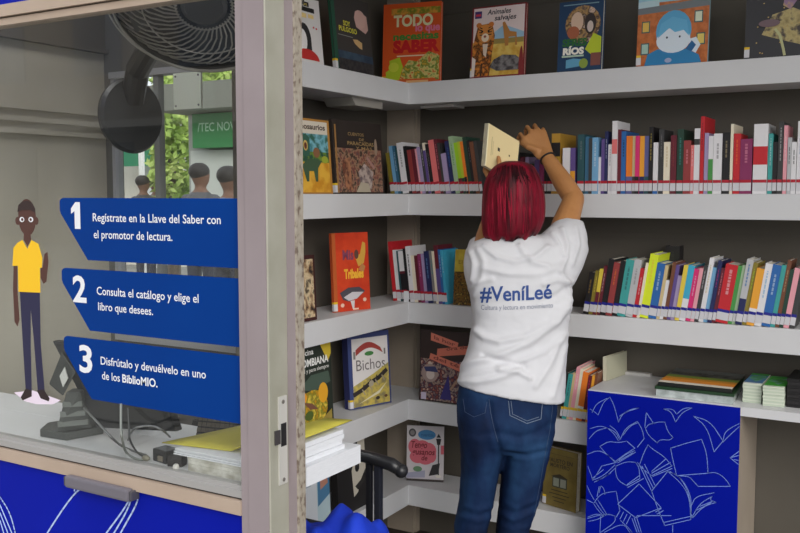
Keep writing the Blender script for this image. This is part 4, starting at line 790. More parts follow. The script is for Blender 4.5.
def art12(A):
    A.rect(0, 0, 1, 1, M(36, 44, 36)); A.poly([(0.62, 1), (1, 1), (1, 0.8), (0.9, 0.72)], M(196, 170, 50)); A.text('Cocina', 0.08, 0.84, 0.5, 0.085, M(220, 220, 216), .02); A.text('COLOMBIANA', -0.16, 0.72, 0.92, 0.11, M(222, 222, 218), .03); A.text('fácil y para siempre', 0.08, 0.655, 0.92, 0.06, M(206, 206, 200), .01)
    A.poly([(0.05, 0.5), (0.4, 0.62), (0.9, 0.62), (0.95, 0.5), (0.5, 0.44)], M(70, 86, 74)); A.ell(0.42, 0.24, 0.46, 0.22, M(30, 28, 26)); A.ell(0.4, 0.26, 0.44, 0.20, palette('stew', [(206, 170, 40), (190, 140, 30), (120, 120, 40), (220, 190, 70)], 50)); A.ell(0.72, 0.40, 0.14, 0.11, M(220, 160, 40)); A.ell(0.12, 0.40, 0.14, 0.07, M(226, 150, 40)); A.poly([(0.14, 0.36), (0.4, 0.32), (0.56, 0.24), (0.34, 0.26)], M(120, 80, 60)); A.ell(0.3, 0.2, 0.12, 0.05, M(80, 96, 40)); A.poly([(0.3, 0.02), (0.95, 0.2), (0.95, 0.08), (0.6, 0.0)], M(150, 130, 60))
def art13(A):
    A.rect(0, 0, 1, 1, M(50, 62, 110)); A.rect(0.09, 0.02, 0.96, 0.93, M(206, 202, 200)); c = M(150, 56, 50)
    A.poly([(0.18 + 0.6 * k / 12, 0.78 + 0.09 * math.sin(PI * k / 12)) for k in range(13)] + [(0.84 - 0.66 * k / 12 - 0.0, 0.70 + 0.09 * math.sin(PI * (12 - k) / 12)) for k in range(13)], c); A.ell(0.5, 0.715, 0.11, 0.03, M(60, 120, 60))
    A.text('Bichos', 0.18, 0.50, 0.88, 0.21, M(104, 98, 98), .0); A.rect(0.12, 0.66, 0.17, 0.76, M(120, 116, 110)); A.rect(0.86, 0.68, 0.9, 0.76, M(110, 106, 100))
    A.poly([(0.09, 0.02), (0.96, 0.02), (0.96, 0.56), (0.6, 0.44), (0.09, 0.30)], palette('sandy_leaf', [(176, 160, 90), (150, 140, 90), (190, 170, 80), (130, 120, 84)], 26)); A.line([(0.1, 0.19), (0.3, 0.24), (0.5, 0.32), (0.7, 0.37), (0.9, 0.46)], .085, M(40, 34, 32)); 
    for u, v in ((0.3, 0.24), (0.46, 0.3), (0.62, 0.35), (0.78, 0.4)): A.line([(u, v), (u + .04, v + .06)], .025, M(50, 42, 40)); A.line([(u, v), (u + .06, v - .07)], .025, M(150, 140, 120))
    A.ell(0.52, 0.31, 0.06, 0.04, M(160, 150, 130)); A.poly([(0.2, 0.06), (0.7, 0.16), (0.9, 0.3), (0.7, 0.2)], M(206, 200, 170)); A.ell(0.66, 0.1, 0.05, 0.025, M(50, 44, 40)); A.ell(0.86, 0.11, 0.04, 0.02, M(90, 60, 40))
shelf_book((299, 424), (334, 424), 'X', XB, 345, Z4, 0.02, 0.05, 'dark green cookery book with a yellow stew on the fourth shelf', M(40, 46, 40), art12, lab=None)
shelf_book((350.5, 411), (391.5, 403), 'Z', Z4, 337.5, Z4, 0.035, 0.07, 'blue-bordered white insect book on the fourth shelf', M(46, 58, 110), art13, spine=M(40, 44, 90), lab=band_yellow)
def art14(A):
    A.rect(0, 0, 1, 1, M(46, 34, 32)); A.rect(0.02, 0.02, 0.98, 0.6, CT); s = M(196, 112, 92)
    A.poly([(0.20, 0.86), (0.20, 0.97), (0.72, 0.86), (0.70, 0.77)], s); A.poly([(0.32, 0.64), (0.33, 0.75), (0.98, 0.84), (0.98, 0.72)], M(190, 106, 86)); A.poly([(0.18, 0.60), (0.20, 0.68), (0.82, 0.55), (0.80, 0.45)], s)
    for k, (u, v, L, r) in enumerate(((.26, .885, .4, -.2), (.5, .735, .4, .14), (.26, .605, .48, -.2))): A.text('la hora del té'[k * 4:k * 4 + 6].strip() or 'té', u, v, u + L, .07, M(120, 60, 52), .02, rot=r)
    A.ell(0.2, 0.40, 0.16, 0.13, M(150, 130, 124)); A.ell(0.21, 0.38, 0.08, 0.07, M(190, 176, 170)); A.poly([(0.4, 0.05), (0.55, 0.4), (0.62, 0.05)], M(52, 46, 110)); A.poly([(0.08, 0.48), (0.3, 0.5), (0.36, 0.42), (0.12, 0.42)], M(50, 54, 96)); A.line([(0.6, 0.2), (0.86, 0.5)], .04, M(150, 120, 100)); A.rect(0.04, 0.02, 0.14, 0.12, M(190, 180, 200))
shelf_book((419, 400), (472, 407), 'Z', Z4, 331, Z4, 0.016, 0.05, 'dark collage book with salmon title strips on the fourth shelf', M(46, 34, 32), art14, lab=None)
def art15(A):
    A.rect(0, 0, 1, 1, M(190, 184, 186)); A.ell(0.15, 0.87, 0.10, 0.075, M(70, 68, 70)); A.ell(0.15, 0.87, 0.06, 0.045, M(120, 116, 116)); A.ell(0.54, 0.84, 0.24, 0.09, M(60, 116, 160)); A.text('cuentos', 0.38, 0.81, 0.72, 0.09, M(40, 84, 124), .02)
    for u, v, r, q in ((.22, .62, .18, .14), (.42, .58, .24, .16), (.60, .55, .2, .15), (.3, .44, .22, .12), (.5, .42, .22, .12), (.66, .46, .14, .12)): A.ell(u, v, r, q, M(190, 92, 104))
    A.text('Tengo', 0.12, 0.60, 0.55, 0.17, M(110, 30, 40), .02, .2); A.text('gusanos', 0.14, 0.48, 0.76, 0.15, M(110, 30, 40), .02, .2); A.text('de', 0.4, 0.38, 0.56, 0.13, M(110, 30, 40), .02, .2); A.rect(0.92, 0.5, 1, 0.66, M(190, 92, 104)); k = M(30, 28, 30)
    A.rect(0.845, 0.12, 0.875, 0.7, k); A.poly([(0.79, 0.78), (0.93, 0.78), (0.9, 0.67), (0.82, 0.67)], k); A.poly([(0.80, 0.80), (0.92, 0.80), (0.86, 0.87)], k); A.ell(0.86, 0.1, 0.08, 0.025, M(206, 200, 190)); A.poly([(0.6, 0.1), (0.86, 0.14), (0.9, 0.34), (0.7, 0.3)], M(40, 38, 40)); A.rect(0, 0.0, 1, 0.04, M(60, 52, 50)); A.poly([(0.0, 0.05), (0.5, 0.07), (0.5, 0.2), (0.0, 0.14)], M(150, 150, 170)); A.ell(0.3, 0.22, 0.12, 0.05, M(96, 130, 96))
shelf_book((406.5, 480.5), (443.5, 482.5), 'Z', Z5, 427, Z5, 0.014, 0.06, 'white book with pink and blue cloud shapes on the lowest shelf', M(70, 60, 58), art15, lab=None)
def art16(A):
    A.rect(0, 0, 1, 1, palette('olive_cover', [(112, 96, 46), (120, 104, 52), (104, 88, 42)], 14)); d = M(56, 48, 34); A.text('FAUSTO EN', 0.14, 0.76, 0.86, 0.10, d, .02); A.text('MORTERO', 0.2, 0.68, 0.78, 0.09, d, .02); A.rect(0.1, 0.90, 0.9, 0.905, d); A.rect(0.28, 0.34, 0.72, 0.52, M(60, 62, 52)); A.rect(0.31, 0.36, 0.48, 0.50, M(130, 134, 120)); A.rect(0.52, 0.36, 0.69, 0.50, M(134, 136, 122)); A.poly([(0.24, 0.52), (0.5, 0.58), (0.76, 0.52)], d)
    for k, (a_, b_) in enumerate(((.25, .75), (.2, .8), (.3, .7), (.34, .66))): A.rect(a_, 0.28 - .06 * k, b_, 0.295 - .06 * k, d)
shelf_book((542.5, 503.5), (575.5, 513.5), 'Z', Z5, 447, Z5, 0.03, 0.04, 'olive-gold book with dark lettering on the lowest shelf beside the blue counter', M(108, 92, 44), art16, spine=M(80, 56, 40), lab=band_yellow)
def art17(A):
    A.rect(0, 0, 1, 1, palette('mustard_sky', [(170, 150, 50), (180, 162, 60), (160, 138, 48)], 16)); A.rect(0, 0, 1, 0.6, palette('dark_reeds', [(150, 124, 44), (60, 40, 26), (120, 90, 36), (40, 28, 24), (160, 136, 60)], 60)); A.text('El bosque', 0.12, 0.74, 0.9, 0.1, M(120, 100, 36), .01)
shelf_book((453, 304), (485, 306), 'Y', YF + 0.012, 251, Z3, 0.010, 0.09, 'mustard picture book with dark reeds at the elbow of the person, third shelf', M(150, 130, 50), art17, lab=None)
# white upright bookend in front of the third-shelf row
a = onY(406.5, 304, YF + 0.002)
be = MB(); be.box((a.x - 0.011, YF - 0.0012, Z3 - 0.03), (a.x + 0.012, YF - 0.0002, Z3 + 0.045)); o = be.build('shelf_tag', pure_white, origin=(a.x, YF, Z3)); tag(o, 'blank white tag stuck to the third shelf edge near its corner', 'shelf tag')
# cream box-file leaning at the end of the fourth-shelf row, black book lying behind lime book row
cbx = onY(606, 352, YF + 0.11)
def art_n(A): pass
p0 = Vector((-1.026, YF + 0.03, KZ + 0.0008)); p1 = Vector((-0.985, YF + 0.15, KZ + 0.0008))
a = Vector((onY(606.5, 375, 3.25).x, 3.25, KZ + 0.0005)); b = Vector((onY(627, 366, 3.425).x, 3.425, KZ + 0.0005))
tpz = onY(606.5, 357.5, 3.25).z
face_book(a, b, tpz - KZ, 0.014, 0.02, 'tall plain cream book standing on the counter end', M(196, 192, 170), lambda A: A.rect(0, 0, 1, 1, M(172, 170, 148)), lab=None, group='books on the fourth shelf')
bk_ = onY(664, 316, YF + 0.17); t_ = 0.045
kb_ = std_book(Vector((bk_.x, YF + 0.172, Z3 + 0.0005)), 0.05, onY(668, 246, YF + 0.17).z - Z3, 0.06, 0.0, None, 'black', None, title='dark grey', label='big black book standing behind the row above the blue and tan books, third shelf', group='books on the third shelf to the right')
# white, blue and black books on the lowest shelf left of the chair
def art18(A): A.rect(0, 0, 1, 1, M(196, 200, 204)); A.rect(0.58, 0, 1, 1, M(170, 190, 196)); A.poly([(0.6, 0.3), (1, 0.4), (1, 0.9), (0.62, 0.8)], M(70, 116, 150)); A.poly([(0.7, 0.5), (0.95, 0.55), (0.9, 0.8), (0.7, 0.75)], M(170, 120, 100)); A.rect(0.05, 0.6, 0.4, 0.62, M(150, 160, 170))
def art19(A):
    A.rect(0, 0, 1, 1, M(24, 22, 22)); A.poly([(0.55, 0.2), (0.5, 0.6), (0.62, 0.75), (0.75, 1), (1, 1), (1, 0.55), (0.8, 0.4), (0.7, 0.25)], M(176, 170, 156)); A.ell(0.7, 0.62, 0.08, 0.07, M(24, 22, 22)); A.poly([(0.6, 0.35), (0.95, 0.45), (0.95, 0.38), (0.7, 0.28)], M(40, 38, 36))
z5b = Z5
a, b = onX(306, 512, XB), onX(331, 506, XB); 
shelf_book((300, 520), (331, 510), 'X', XB, 462, Z5, 0.02, 0.05, 'white and pale blue book under the booth counter end', M(190, 196, 200), art18, lab=None)
shelf_book((339, 508), (367, 503), 'X', XB, 452, Z5, 0.03, 0.05, 'black book with a pale figure behind the chair arm', M(24, 22, 22), art19, lab=band_yellow)

# ------------------------------------------------------------------ the person
skin = noisy('brown_skin', [(0.3, rgb(168, 116, 70)), (0.7, rgb(178, 126, 78))], 20, 4, 0.5, spec=0.4)
shirt_m = noisy('white_cotton', [(0.3, (0.64, 0.64, 0.665, 1)), (0.7, (0.68, 0.68, 0.705, 1))], 9, 3, 0.85, bump=0.12, bscale=28, spec=0.2)
denim = noisy('blue_denim', [(0.32, rgb(8, 18, 42)), (0.5, rgb(14, 34, 66)), (0.76, rgb(36, 68, 104))], 7, 5, 0.8, stretch=(1, 1, .55), bump=0.2, bscale=60, spec=0.2)
def ring(L, R, D, hd, n=36, e=2.3, DR=None):
    a, b = dep(L[0], L[1], D), dep(R[0], R[1], DR if DR else D); c = (a + b) / 2; h = (b - a) / 2
    out = []
    for k in range(n):
        t = 2 * PI * k / n; cs, sn = math.cos(t), math.sin(t)
        out.append(c + h * (math.copysign(abs(cs) ** (2 / e), cs)) + FH_ * hd * (math.copysign(abs(sn) ** (2 / e), sn)))
    return out
def capsule(mb, pts, rad, n=14):
    pts = [Vector(p) for p in pts]
    mb.tube(pts, rad, n)
    for p, r in zip(pts, rad): mb.ball(p, r * 0.995, 7)
pr = thing('person', 'person with red bob in white printed shirt and jeans reaching for books', 'person', dep(487, 640, 2.98)); pr.location.z = 0
# --- body: head, neck, trunk, arms, legs as one continuous mesh
bd = MB()
hc = dep(513, 197, 2.985)
bd.ball(hc, (0.074, 0.074, 0.098), 14); bd.ball(hc + FH_ * 0.025 + Vector((0, 0, 0.012)), (0.07, 0.07, 0.085), 12)
bd.ball(hc + FH_ * 0.052 + Vector((0, 0, -0.055)), (0.048, 0.048, 0.05), 12)                 # jaw
nz = MB()
bd.loft([[hc + FH_ * f + R_ * x + Vector((0, 0, z)) for x, z in ((-w, z0), (w, z0), (w * .4, z1), (-w * .4, z1))] for f, w, z0, z1 in ((0.07, 0.016, -0.03, 0.02), (0.104, 0.011, -0.028, -0.012))])   # nose
for s in (-1, 1):
    bd.ball(hc + R_ * s * 0.074 + Vector((0, 0, -0.01)), (0.011, 0.016, 0.03), 7)
bd.ball(hc + FH_ * 0.093 + Vector((0, 0, -0.056)), (0.018, 0.018, 0.007), 7); bd.ball(hc + FH_ * 0.09 + Vector((0, 0, -0.068)), (0.016, 0.016, 0.008), 7)
bd.tube([dep(512, 220, 2.98), dep(511, 246, 2.985)], [0.05, 0.056], 16)
bd.loft([ring((482, 244), (546, 242), 2.98, 0.06), ring((474, 262), (560, 258), 2.985, 0.09), ring((476, 290), (563, 290), 2.985, 0.09), ring((478, 325), (561, 325), 2.98, 0.085), ring((470, 362), (558, 366), 2.975, 0.10), ring((462, 392), (553, 396), 2.97, 0.11), ring((462, 425), (550, 428), 2.975, 0.115)])
# right arm up to the shelf
SHR, ELR, WRR = dep(557, 248, 2.99), dep(574, 199, 3.17), dep(546, 156, 3.29)
capsule(bd, [SHR, SHR.lerp(ELR, .5), ELR], [0.047, 0.045, 0.037])
capsule(bd, [ELR, ELR.lerp(WRR, .35), ELR.lerp(WRR, .75), WRR], [0.037, 0.037, 0.029, 0.025])
def hand(wr, knuckles, tips_dir, thumb, rk=0.0088):
    """knuckles: 4 points; each finger = (pip, dip, tip) offsets list"""
    kc = sum(knuckles, Vector()) / 4
    for k in knuckles: bd.tube([wr.lerp(kc, 0.05) + (k - kc) * 0.45, k], [0.0145, 0.0115], 10); bd.ball(k, 0.0112, 6)
    for i in range(3): bd.tube([wr.lerp(kc, 0.1) + ((knuckles[i] + knuckles[i + 1]) / 2 - kc) * 0.5, (knuckles[i] + knuckles[i + 1]) / 2], [0.014, 0.0102], 8)
    bd.ball(wr.lerp(kc, 0.12), 0.021, 8)
    for k, seq in zip(knuckles, tips_dir):
        P = [k]
        for d in seq: P.append(P[-1] + d)
        capsule(bd, P, [rk, rk * .95, rk * .88, rk * .74][:len(P)], 10)
    capsule(bd, thumb, [0.013, 0.0115, 0.0098, 0.008], 10)
K = [dep(524, 138.5, 3.325), dep(530.5, 131.5, 3.335), dep(537, 129.5, 3.335), dep(543.5, 132, 3.33)]
up = Vector((0, 0, 1))
def fd(r, f, u): return R_ * r + FH_ * f + up * u
hand(WRR, K, [[fd(-.010, .028, .018), fd(-.006, .018, -.014), fd(.002, .006, -.020)], [fd(-.008, .032, .020), fd(-.004, .020, -.014), fd(.002, .008, -.021)],
              [fd(-.004, .031, .018), fd(-.002, .019, -.014), fd(.002, .007, -.020)], [fd(.002, .025, .012), fd(.001, .015, -.011), fd(.001, .006, -.016)]],
     [dep(537, 150, 3.29), dep(528, 147, 3.30), dep(522.5, 143.5, 3.325), dep(520, 141, 3.35)])
# left arm holding the cream book
SHL, ELL, WRL = dep(484, 256, 2.99), dep(491.5, 222, 3.19), dep(497, 187, 3.11)
capsule(bd, [SHL, SHL.lerp(ELL, .5), ELL], [0.045, 0.043, 0.036])
capsule(bd, [ELL, ELL.lerp(WRL, .4), WRL], [0.035, 0.034, 0.025])
# book held in the left hand: front cover faces the camera side
BK = [dep(485, 165.5, 3.09), dep(515.5, 184, 3.06), dep(519.5, 141.5, 3.09), dep(488.5, 123, 3.12)]
bU = (BK[1] - BK[0]).normalized(); bV = (BK[3] - BK[0]); bN = bU.cross(bV).normalized()
if bN.dot(FH_) > 0: bN = -bN
bT = -bN * 0.026 - bU * 0.018
K2 = [dep(485.5, 170, 3.15), dep(490, 175.5, 3.15), dep(496, 179.5, 3.148), dep(502, 183, 3.146)]
hand(WRL, K2, [[fd(.004, .010, .028), fd(.008, .004, .018), fd(.008, .0, .012)], [fd(.006, .008, .030), fd(.009, .003, .020), fd(.008, -.0, .014)],
               [fd(.006, .006, .030), fd(.009, .002, .019), fd(.008, 0, .013)], [fd(.007, .004, .024), fd(.008, .002, .015), fd(.006, 0, .010)]],
     [dep(492, 181, 3.09), dep(496.5, 174, 3.06), dep(499.5, 165, 3.055), dep(498.5, 157.5, 3.066)])
# legs
def leg(hip, knee, ank, toe_dx):
    bd.loft([ring(*hip, 2.975, 0.085), ring(*knee, 2.99, 0.058), ring(*ank, 3.01, 0.036)])
leg(((469, 430), (501, 434)), ((461, 528), (484, 528)), ((464, 628), (482, 628)), 0)
leg(((509, 432), (544, 430)), ((502, 528), (523, 528)), ((497, 630), (514, 630)), 0)
for cx in (472, 506):
    f0 = dep(cx, 632, 3.0); f0.z = 0.035
    bd.tube([f0 - FH_ * 0.03, f0 + FH_ * 0.05, f0 + FH_ * 0.15], [0.03, 0.032, 0.022], 10)
me = remesh(bd, 0.0042, 3, 0.5)
body = link_mesh('body', me, skin, pr)
for s in (-1, 1):
    MB().ball(hc + FH_ * 0.082 + R_ * s * 0.031 + up * 0.006, 0.0135, 8).build('eye', [M(236, 232, 228, 0.2)], pr, smooth=True)
# --- shirt
sm = MB()
sm.loft([ring((457.5, 383), (564, 400.5), 2.965, 0.135), ring((460.5, 368), (565, 381), 2.968, 0.134), ring((467, 350), (566, 357), 2.972, 0.124), ring((472.5, 325), (568, 326), 2.978, 0.116), ring((470.5, 300), (570, 300), 2.982, 0.118),
         ring((466, 281), (572, 280), 2.985, 0.122), ring((463.5, 264), (570, 262), 2.985, 0.116), ring((466, 249), (564, 245), 2.985, 0.10), ring((474, 241), (550, 237), 2.985, 0.082), ring((488, 236.5), (535, 234), 2.98, 0.066), ring((494, 234), (530, 232), 2.98, 0.058)])
sm.loft([ring((528, 246), (570, 290), 2.985, 0.075, 24), ring((538, 238), (577, 277), 2.99, 0.076, 24), ring((546, 230), (584, 262), 3.0, 0.074, 24), ring((552, 224), (588.5, 249), 3.02, 0.070, 24), ring((557, 219.5), (586, 232), 3.05, 0.064, 24), ring((560, 217), (582.5, 220), 3.075, 0.056, 24)])
sm.loft([ring((465, 276), (500, 246), 2.99, 0.075, 24), ring((464, 262), (494, 240), 3.02, 0.07, 24), ring((467, 248), (489, 236), 3.06, 0.062, 24), ring((470, 240), (486, 233), 3.10, 0.054, 24)])
me = remesh(sm, 0.0062, 10, 0.5)
def seg_d(p, a, b):
    ax, ay = a; bx, by = b; dx, dy = bx - ax, by - ay; L = dx * dx + dy * dy or 1
    t = max(0, min(1, ((p[0] - ax) * dx + (p[1] - ay) * dy) / L)); return math.hypot(p[0] - ax - t * dx, p[1] - ay - t * dy), t
def proj(P):
    v = P - O_; d = v.dot(FW_); return (400 + F * v.dot(R_) / d, 266.5 - F * v.dot(U_) / d)
FOLD = [([(476, 330), (485, 338), (500, 341.5), (525, 337), (549, 322), (568, 300)], 0.007, 4.5), ([(459, 366), (478, 361), (500, 355), (529, 343), (556, 322), (566, 308)], 0.009, 5), ([(463, 376), (492, 371), (516, 363), (545, 351), (566, 334)], 0.004, 4),
        ([(459, 381), (480, 382), (505, 376), (520, 369)], 0.006, 4), ([(500, 370), (518, 372), (530, 378)], 0.006, 3.5), ([(536, 386), (548, 366), (560, 340)], 0.005, 4.5), ([(552, 396), (560, 370), (565, 345)], 0.004, 4), ([(484, 356), (505, 362), (524, 366)], -0.006, 4),
        ([(484, 247), (497, 257), (514, 262), (534, 258), (548, 247)], 0.005, 3.5), ([(520, 246), (524, 254), (532, 262), (548, 266)], 0.005, 3.5), ([(486, 269), (510, 274), (540, 274), (560, 266)], 0.004, 4), ([(552, 234), (558, 244), (562, 256)], 0.006, 3), ([(562, 230), (567, 244), (566, 258), (560, 270)], 0.006, 3.5),
        ([(575, 228), (578, 245), (572, 264)], 0.005, 3.5), ([(470, 252), (474, 264), (472, 280)], 0.005, 3.5), ([(478, 248), (484, 262), (482, 280), (474, 296)], 0.004, 4), ([(466, 292), (476, 283), (492, 279)], 0.004, 3), ([(571, 283), (556, 280), (544, 284)], 0.005, 3.5), ([(560, 272), (570, 290), (569, 318)], 0.005, 3.5), ([(544, 300), (556, 296), (570, 286)], -0.004, 4)]
def wrinkle(me, folds, noise_amp, scale):
    me.update(); nr = [v.normal.copy() for v in me.vertices]
    for v, n in zip(me.vertices, nr):
        f = -n.dot(FH_)
        d = noise_amp * fbm(v.co.x * scale, v.co.y * scale, v.co.z * scale * 1.6)
        if f > -0.2:
            q = proj(v.co)
            for pts, A_, w in folds:
                m_ = min((seg_d(q, a_, b_) for a_, b_ in zip(pts, pts[1:])), key=lambda s_: s_[0])[0]
                if m_ < 3 * w: d += A_ * math.exp(-(m_ / w) ** 2) * min(1, f + 0.3)
        v.co += n * d
    me.update()
wrinkle(me, [(p, a * 1.7, w * 0.72) for p, a, w in FOLD], 0.003, 11)
shirt = link_mesh('shirt', me, shirt_m, pr)
def bvh_of(o): 
    off = wloc(o); m = o.data
    return BVHTree.FromPolygons([tuple(v.co + off) for v in m.vertices], [list(p.vertices) for p in m.polygons])
sb_ = bvh_of(shirt)
def on_surf(bv, px, py, eps=0.0016, guess=2.86):
    d = ray(px, py).normalized(); h = bv.ray_cast(O_, d)
    return (h[0] - d * eps) if h[0] else dep(px, py, guess)
def shirt_text(s, x0, x1, base, em, m, bold, rot=0.0, name='shirt_print'):
    vs, fs, wd = text2d(s, bold); sc = (x1 - x0) / wd
    me_ = bpy.data.meshes.new(name); me_.from_pydata([(x, y, 0) for x, y in vs], [], fs)
    bm = bmesh.new(); bm.from_mesh(me_); bmesh.ops.triangulate(bm, faces=bm.faces[:])
    for _ in range(3):
        ed = [e for e in bm.edges if e.calc_length() > 0.12]
        if ed: bmesh.ops.subdivide_edges(bm, edges=ed, cuts=1); bmesh.ops.triangulate(bm, faces=bm.faces[:])
    # pixel-sized print laid onto the cloth
    off = wloc(shirt)
    for v in bm.verts:
        px = x0 + v.co.x * sc; py = base - v.co.y * em + rot * (px - x0) + 0.0011 * (px - 516) ** 2 * -0.6
        v.co = on_surf(sb_, px, py) - off
    bm.to_mesh(me_); bm.free(); me_.materials.append(m)
    o = bpy.data.objects.new(name, me_); COL.objects.link(o); o.parent = shirt; return o
shirt_text('#VeníLeé', 480, 552, 301.5, 20.5, mat('navy_print', rgb(40, 68, 128), 0.7), 0.021, -0.035)
shirt_text('Cultura y lectura en movimiento', 481, 553, 310.5, 7.0, mat('grey_print', rgb(116, 122, 140), 0.7), 0.0, -0.03)
# --- jeans
jm = MB()
jm.loft([ring((461, 372), (560, 380), 2.965, 0.118), ring((457.5, 396), (557.5, 402), 2.965, 0.126), ring((456.5, 412), (556, 415), 2.962, 0.134), ring((457, 425), (554, 429), 2.962, 0.136), ring((460, 438), (551, 442), 2.968, 0.124), ring((470, 446), (545, 449), 2.975, 0.10)])
jm.loft([ring((457, 422), (507, 430), 2.962, 0.122, 24), ring((460, 445), (504, 450), 2.968, 0.108, 24), ring((461, 470), (498.5, 472), 2.975, 0.094, 24), ring((459, 500), (494, 500), 2.982, 0.082, 24), ring((454, 528), (487.5, 528), 2.988, 0.072, 24), ring((456, 570), (487, 570), 3.0, 0.066, 24), ring((459, 624), (486, 624), 3.01, 0.05, 24)])
jm.loft([ring((504, 430), (554.5, 426), 2.962, 0.122, 24), ring((503, 450), (549.5, 450), 2.968, 0.108, 24), ring((502, 474), (544, 474), 2.975, 0.094, 24), ring((499.5, 500), (538.5, 500), 2.982, 0.082, 24), ring((496.5, 528), (529, 528), 2.988, 0.072, 24), ring((492, 570), (525, 570), 3.0, 0.066, 24), ring((492, 626), (518, 626), 3.01, 0.05, 24)])
me = remesh(jm, 0.0062, 6, 0.5)
JF = [([(489, 404), (491, 420), (496, 436), (499, 450)], -0.006, 3.0), ([(460, 430), (478, 436), (494, 434)], -0.006, 4), ([(502, 434), (520, 438), (540, 432), (553, 424)], -0.006, 4), ([(506, 448), (524, 451), (546, 446)], 0.004, 2.5), ([(505, 456), (528, 460), (546, 456)], 0.004, 2.5), ([(506, 453), (528, 455.5), (546, 451)], -0.004, 2),
      ([(462, 505), (480, 510), (496, 506)], 0.004, 2.5), ([(460, 516), (478, 522), (494, 516)], 0.004, 2.5), ([(460, 511), (478, 516), (494, 511)], -0.004, 2.2), ([(500, 500), (516, 508), (536, 500)], 0.004, 2.5), ([(498, 512), (514, 520), (532, 512)], 0.005, 2.5), ([(498, 524), (514, 530), (530, 526)], 0.004, 2.5), ([(499, 507), (515, 514), (533, 506)], -0.004, 2.2)]
wrinkle(me, [(p, a * (0.75 if abs(a) < .005 else 1.2), w) for p, a, w in JF], 0.0022, 16)
jeans = link_mesh('jeans', me, denim, pr)
jb = bvh_of(jeans)
def stitch(name, pts, r, m):
    P = []
    for (x0, y0), (x1, y1) in zip(pts, pts[1:]):
        n = max(2, int(math.hypot(x1 - x0, y1 - y0) / 2)); P += [on_surf(jb, x0 + (x1 - x0) * k / n, y0 + (y1 - y0) * k / n, 0.0006) for k in range(n)]
    P.append(on_surf(jb, *pts[-1], 0.0006)); return MB().tube(P, r, 5).build(name, m, jeans)
st_m = mat('tan_stitching', rgb(104, 116, 132), 0.7)
stitch('pocket_stitching', [(508.5, 401), (510, 415.5), (527, 423.5), (541, 419), (542.5, 401)], 0.0011, st_m)
stitch('pocket_stitching', [(511, 401), (512.5, 414), (527, 421), (539, 417)], 0.0008, st_m)
stitch('pocket_stitching', [(463, 399), (465, 412), (474, 417), (485, 413), (487, 402)], 0.0008, mat('dark_stitching', rgb(50, 66, 92), 0.7))
stitch('seam', [(489, 399), (490.5, 412), (494, 428), (498, 442)], 0.0010, mat('dark_stitching', rgb(50, 66, 92), 0.7))
stitch('seam', [(553, 404), (550, 430), (545, 455), (539, 490), (533, 520)], 0.0008, mat('dark_stitching', rgb(50, 66, 92), 0.7))
for cx in (472, 506):
    f0 = dep(cx, 632, 3.0); sh = MB()
    sh.loft([[Vector((f0.x, f0.y, 0.0)) + FH_ * (f * 0.13 + 0.05) + R_ * (math.cos(2 * PI * k / 16) * 0.0) + (FH_ * math.sin(2 * PI * k / 16) * 0.13 + R_ * math.cos(2 * PI * k / 16) * 0.045) * s_ + up * z_ for k in range(16)] for f, s_, z_ in ((0, 1.0, 0.001), (0, 1.02, 0.02), (-.05, .95, 0.05), (-.35, .55, 0.085), (-.4, .42, 0.10))])
    sh.build('shoe', M(40, 40, 44), pr, smooth=True)
# --- hair: bob
hair_m = noisy('dyed_red_hair', [(0.32, rgb(48, 8, 16)), (0.5, rgb(98, 10, 28)), (0.68, rgb(134, 16, 42))], 26, 4, 0.5, stretch=(1, 1, 0.06), spec=0.2)
hr = MB(); H_ = [((505, 161.2), (520, 161.2), .030), ((497, 164.5), (531, 164.5), .062), ((490.5, 171), (536.5, 171), .085), ((486, 180), (540.5, 180), .098), ((483.5, 192), (543.5, 192), .104), ((482.5, 205), (544.5, 205), .104), ((482, 218), (544, 217), .100), ((482.5, 228), (541.5, 226), .094), ((484, 236), (538, 232.5), .086), ((487, 240), (533, 236.5), .074)]
NH = 120; rows = []
for i, (L, R, hd_) in enumerate(H_):
    a_, b_ = dep(L[0], L[1], 2.965), dep(R[0], R[1], 2.965); c_ = (a_ + b_) / 2; h_ = (b_ - a_) / 2; r = []
    for k in range(NH):
        t = 2 * PI * k / NH
        s_ = 1 + (0.010 * math.sin(t * 23 + 1.3 * math.sin(t * 5)) + 0.008 * math.sin(t * 41 + 2)) * min(1, i / 3) + 0.012 * fbm(math.cos(t) * 3, math.sin(t) * 3, i * .25)
        dz = 0.006 * math.sin(t * 9 + 1) + 0.004 * math.sin(t * 21) if i == len(H_) - 1 else 0
        back = hd_ * (1.0 if math.sin(t) < 0 else 0.82)
        r.append(c_ + (h_ * math.cos(t) + FH_ * back * math.sin(t)) * s_ + up * dz)
    rows.append(r)
# refine rows for a smooth silhouette
fine = []
for i in range(len(rows) - 1):
    for q in range(3):
        t = q / 3; p0, p1, p2, p3 = rows[max(i - 1, 0)], rows[i], rows[i + 1], rows[min(i + 2, len(rows) - 1)]
        fine.append([0.5 * ((2 * b) + (c - a) * t + (2 * a - 5 * b + 4 * c - d) * t * t + (3 * b - a - 3 * c + d) * t ** 3) for a, b, c, d in zip(p0, p1, p2, p3)])
fine.append(rows[-1])
hr.loft(fine); hr.build('hair', hair_m, pr, smooth=True)
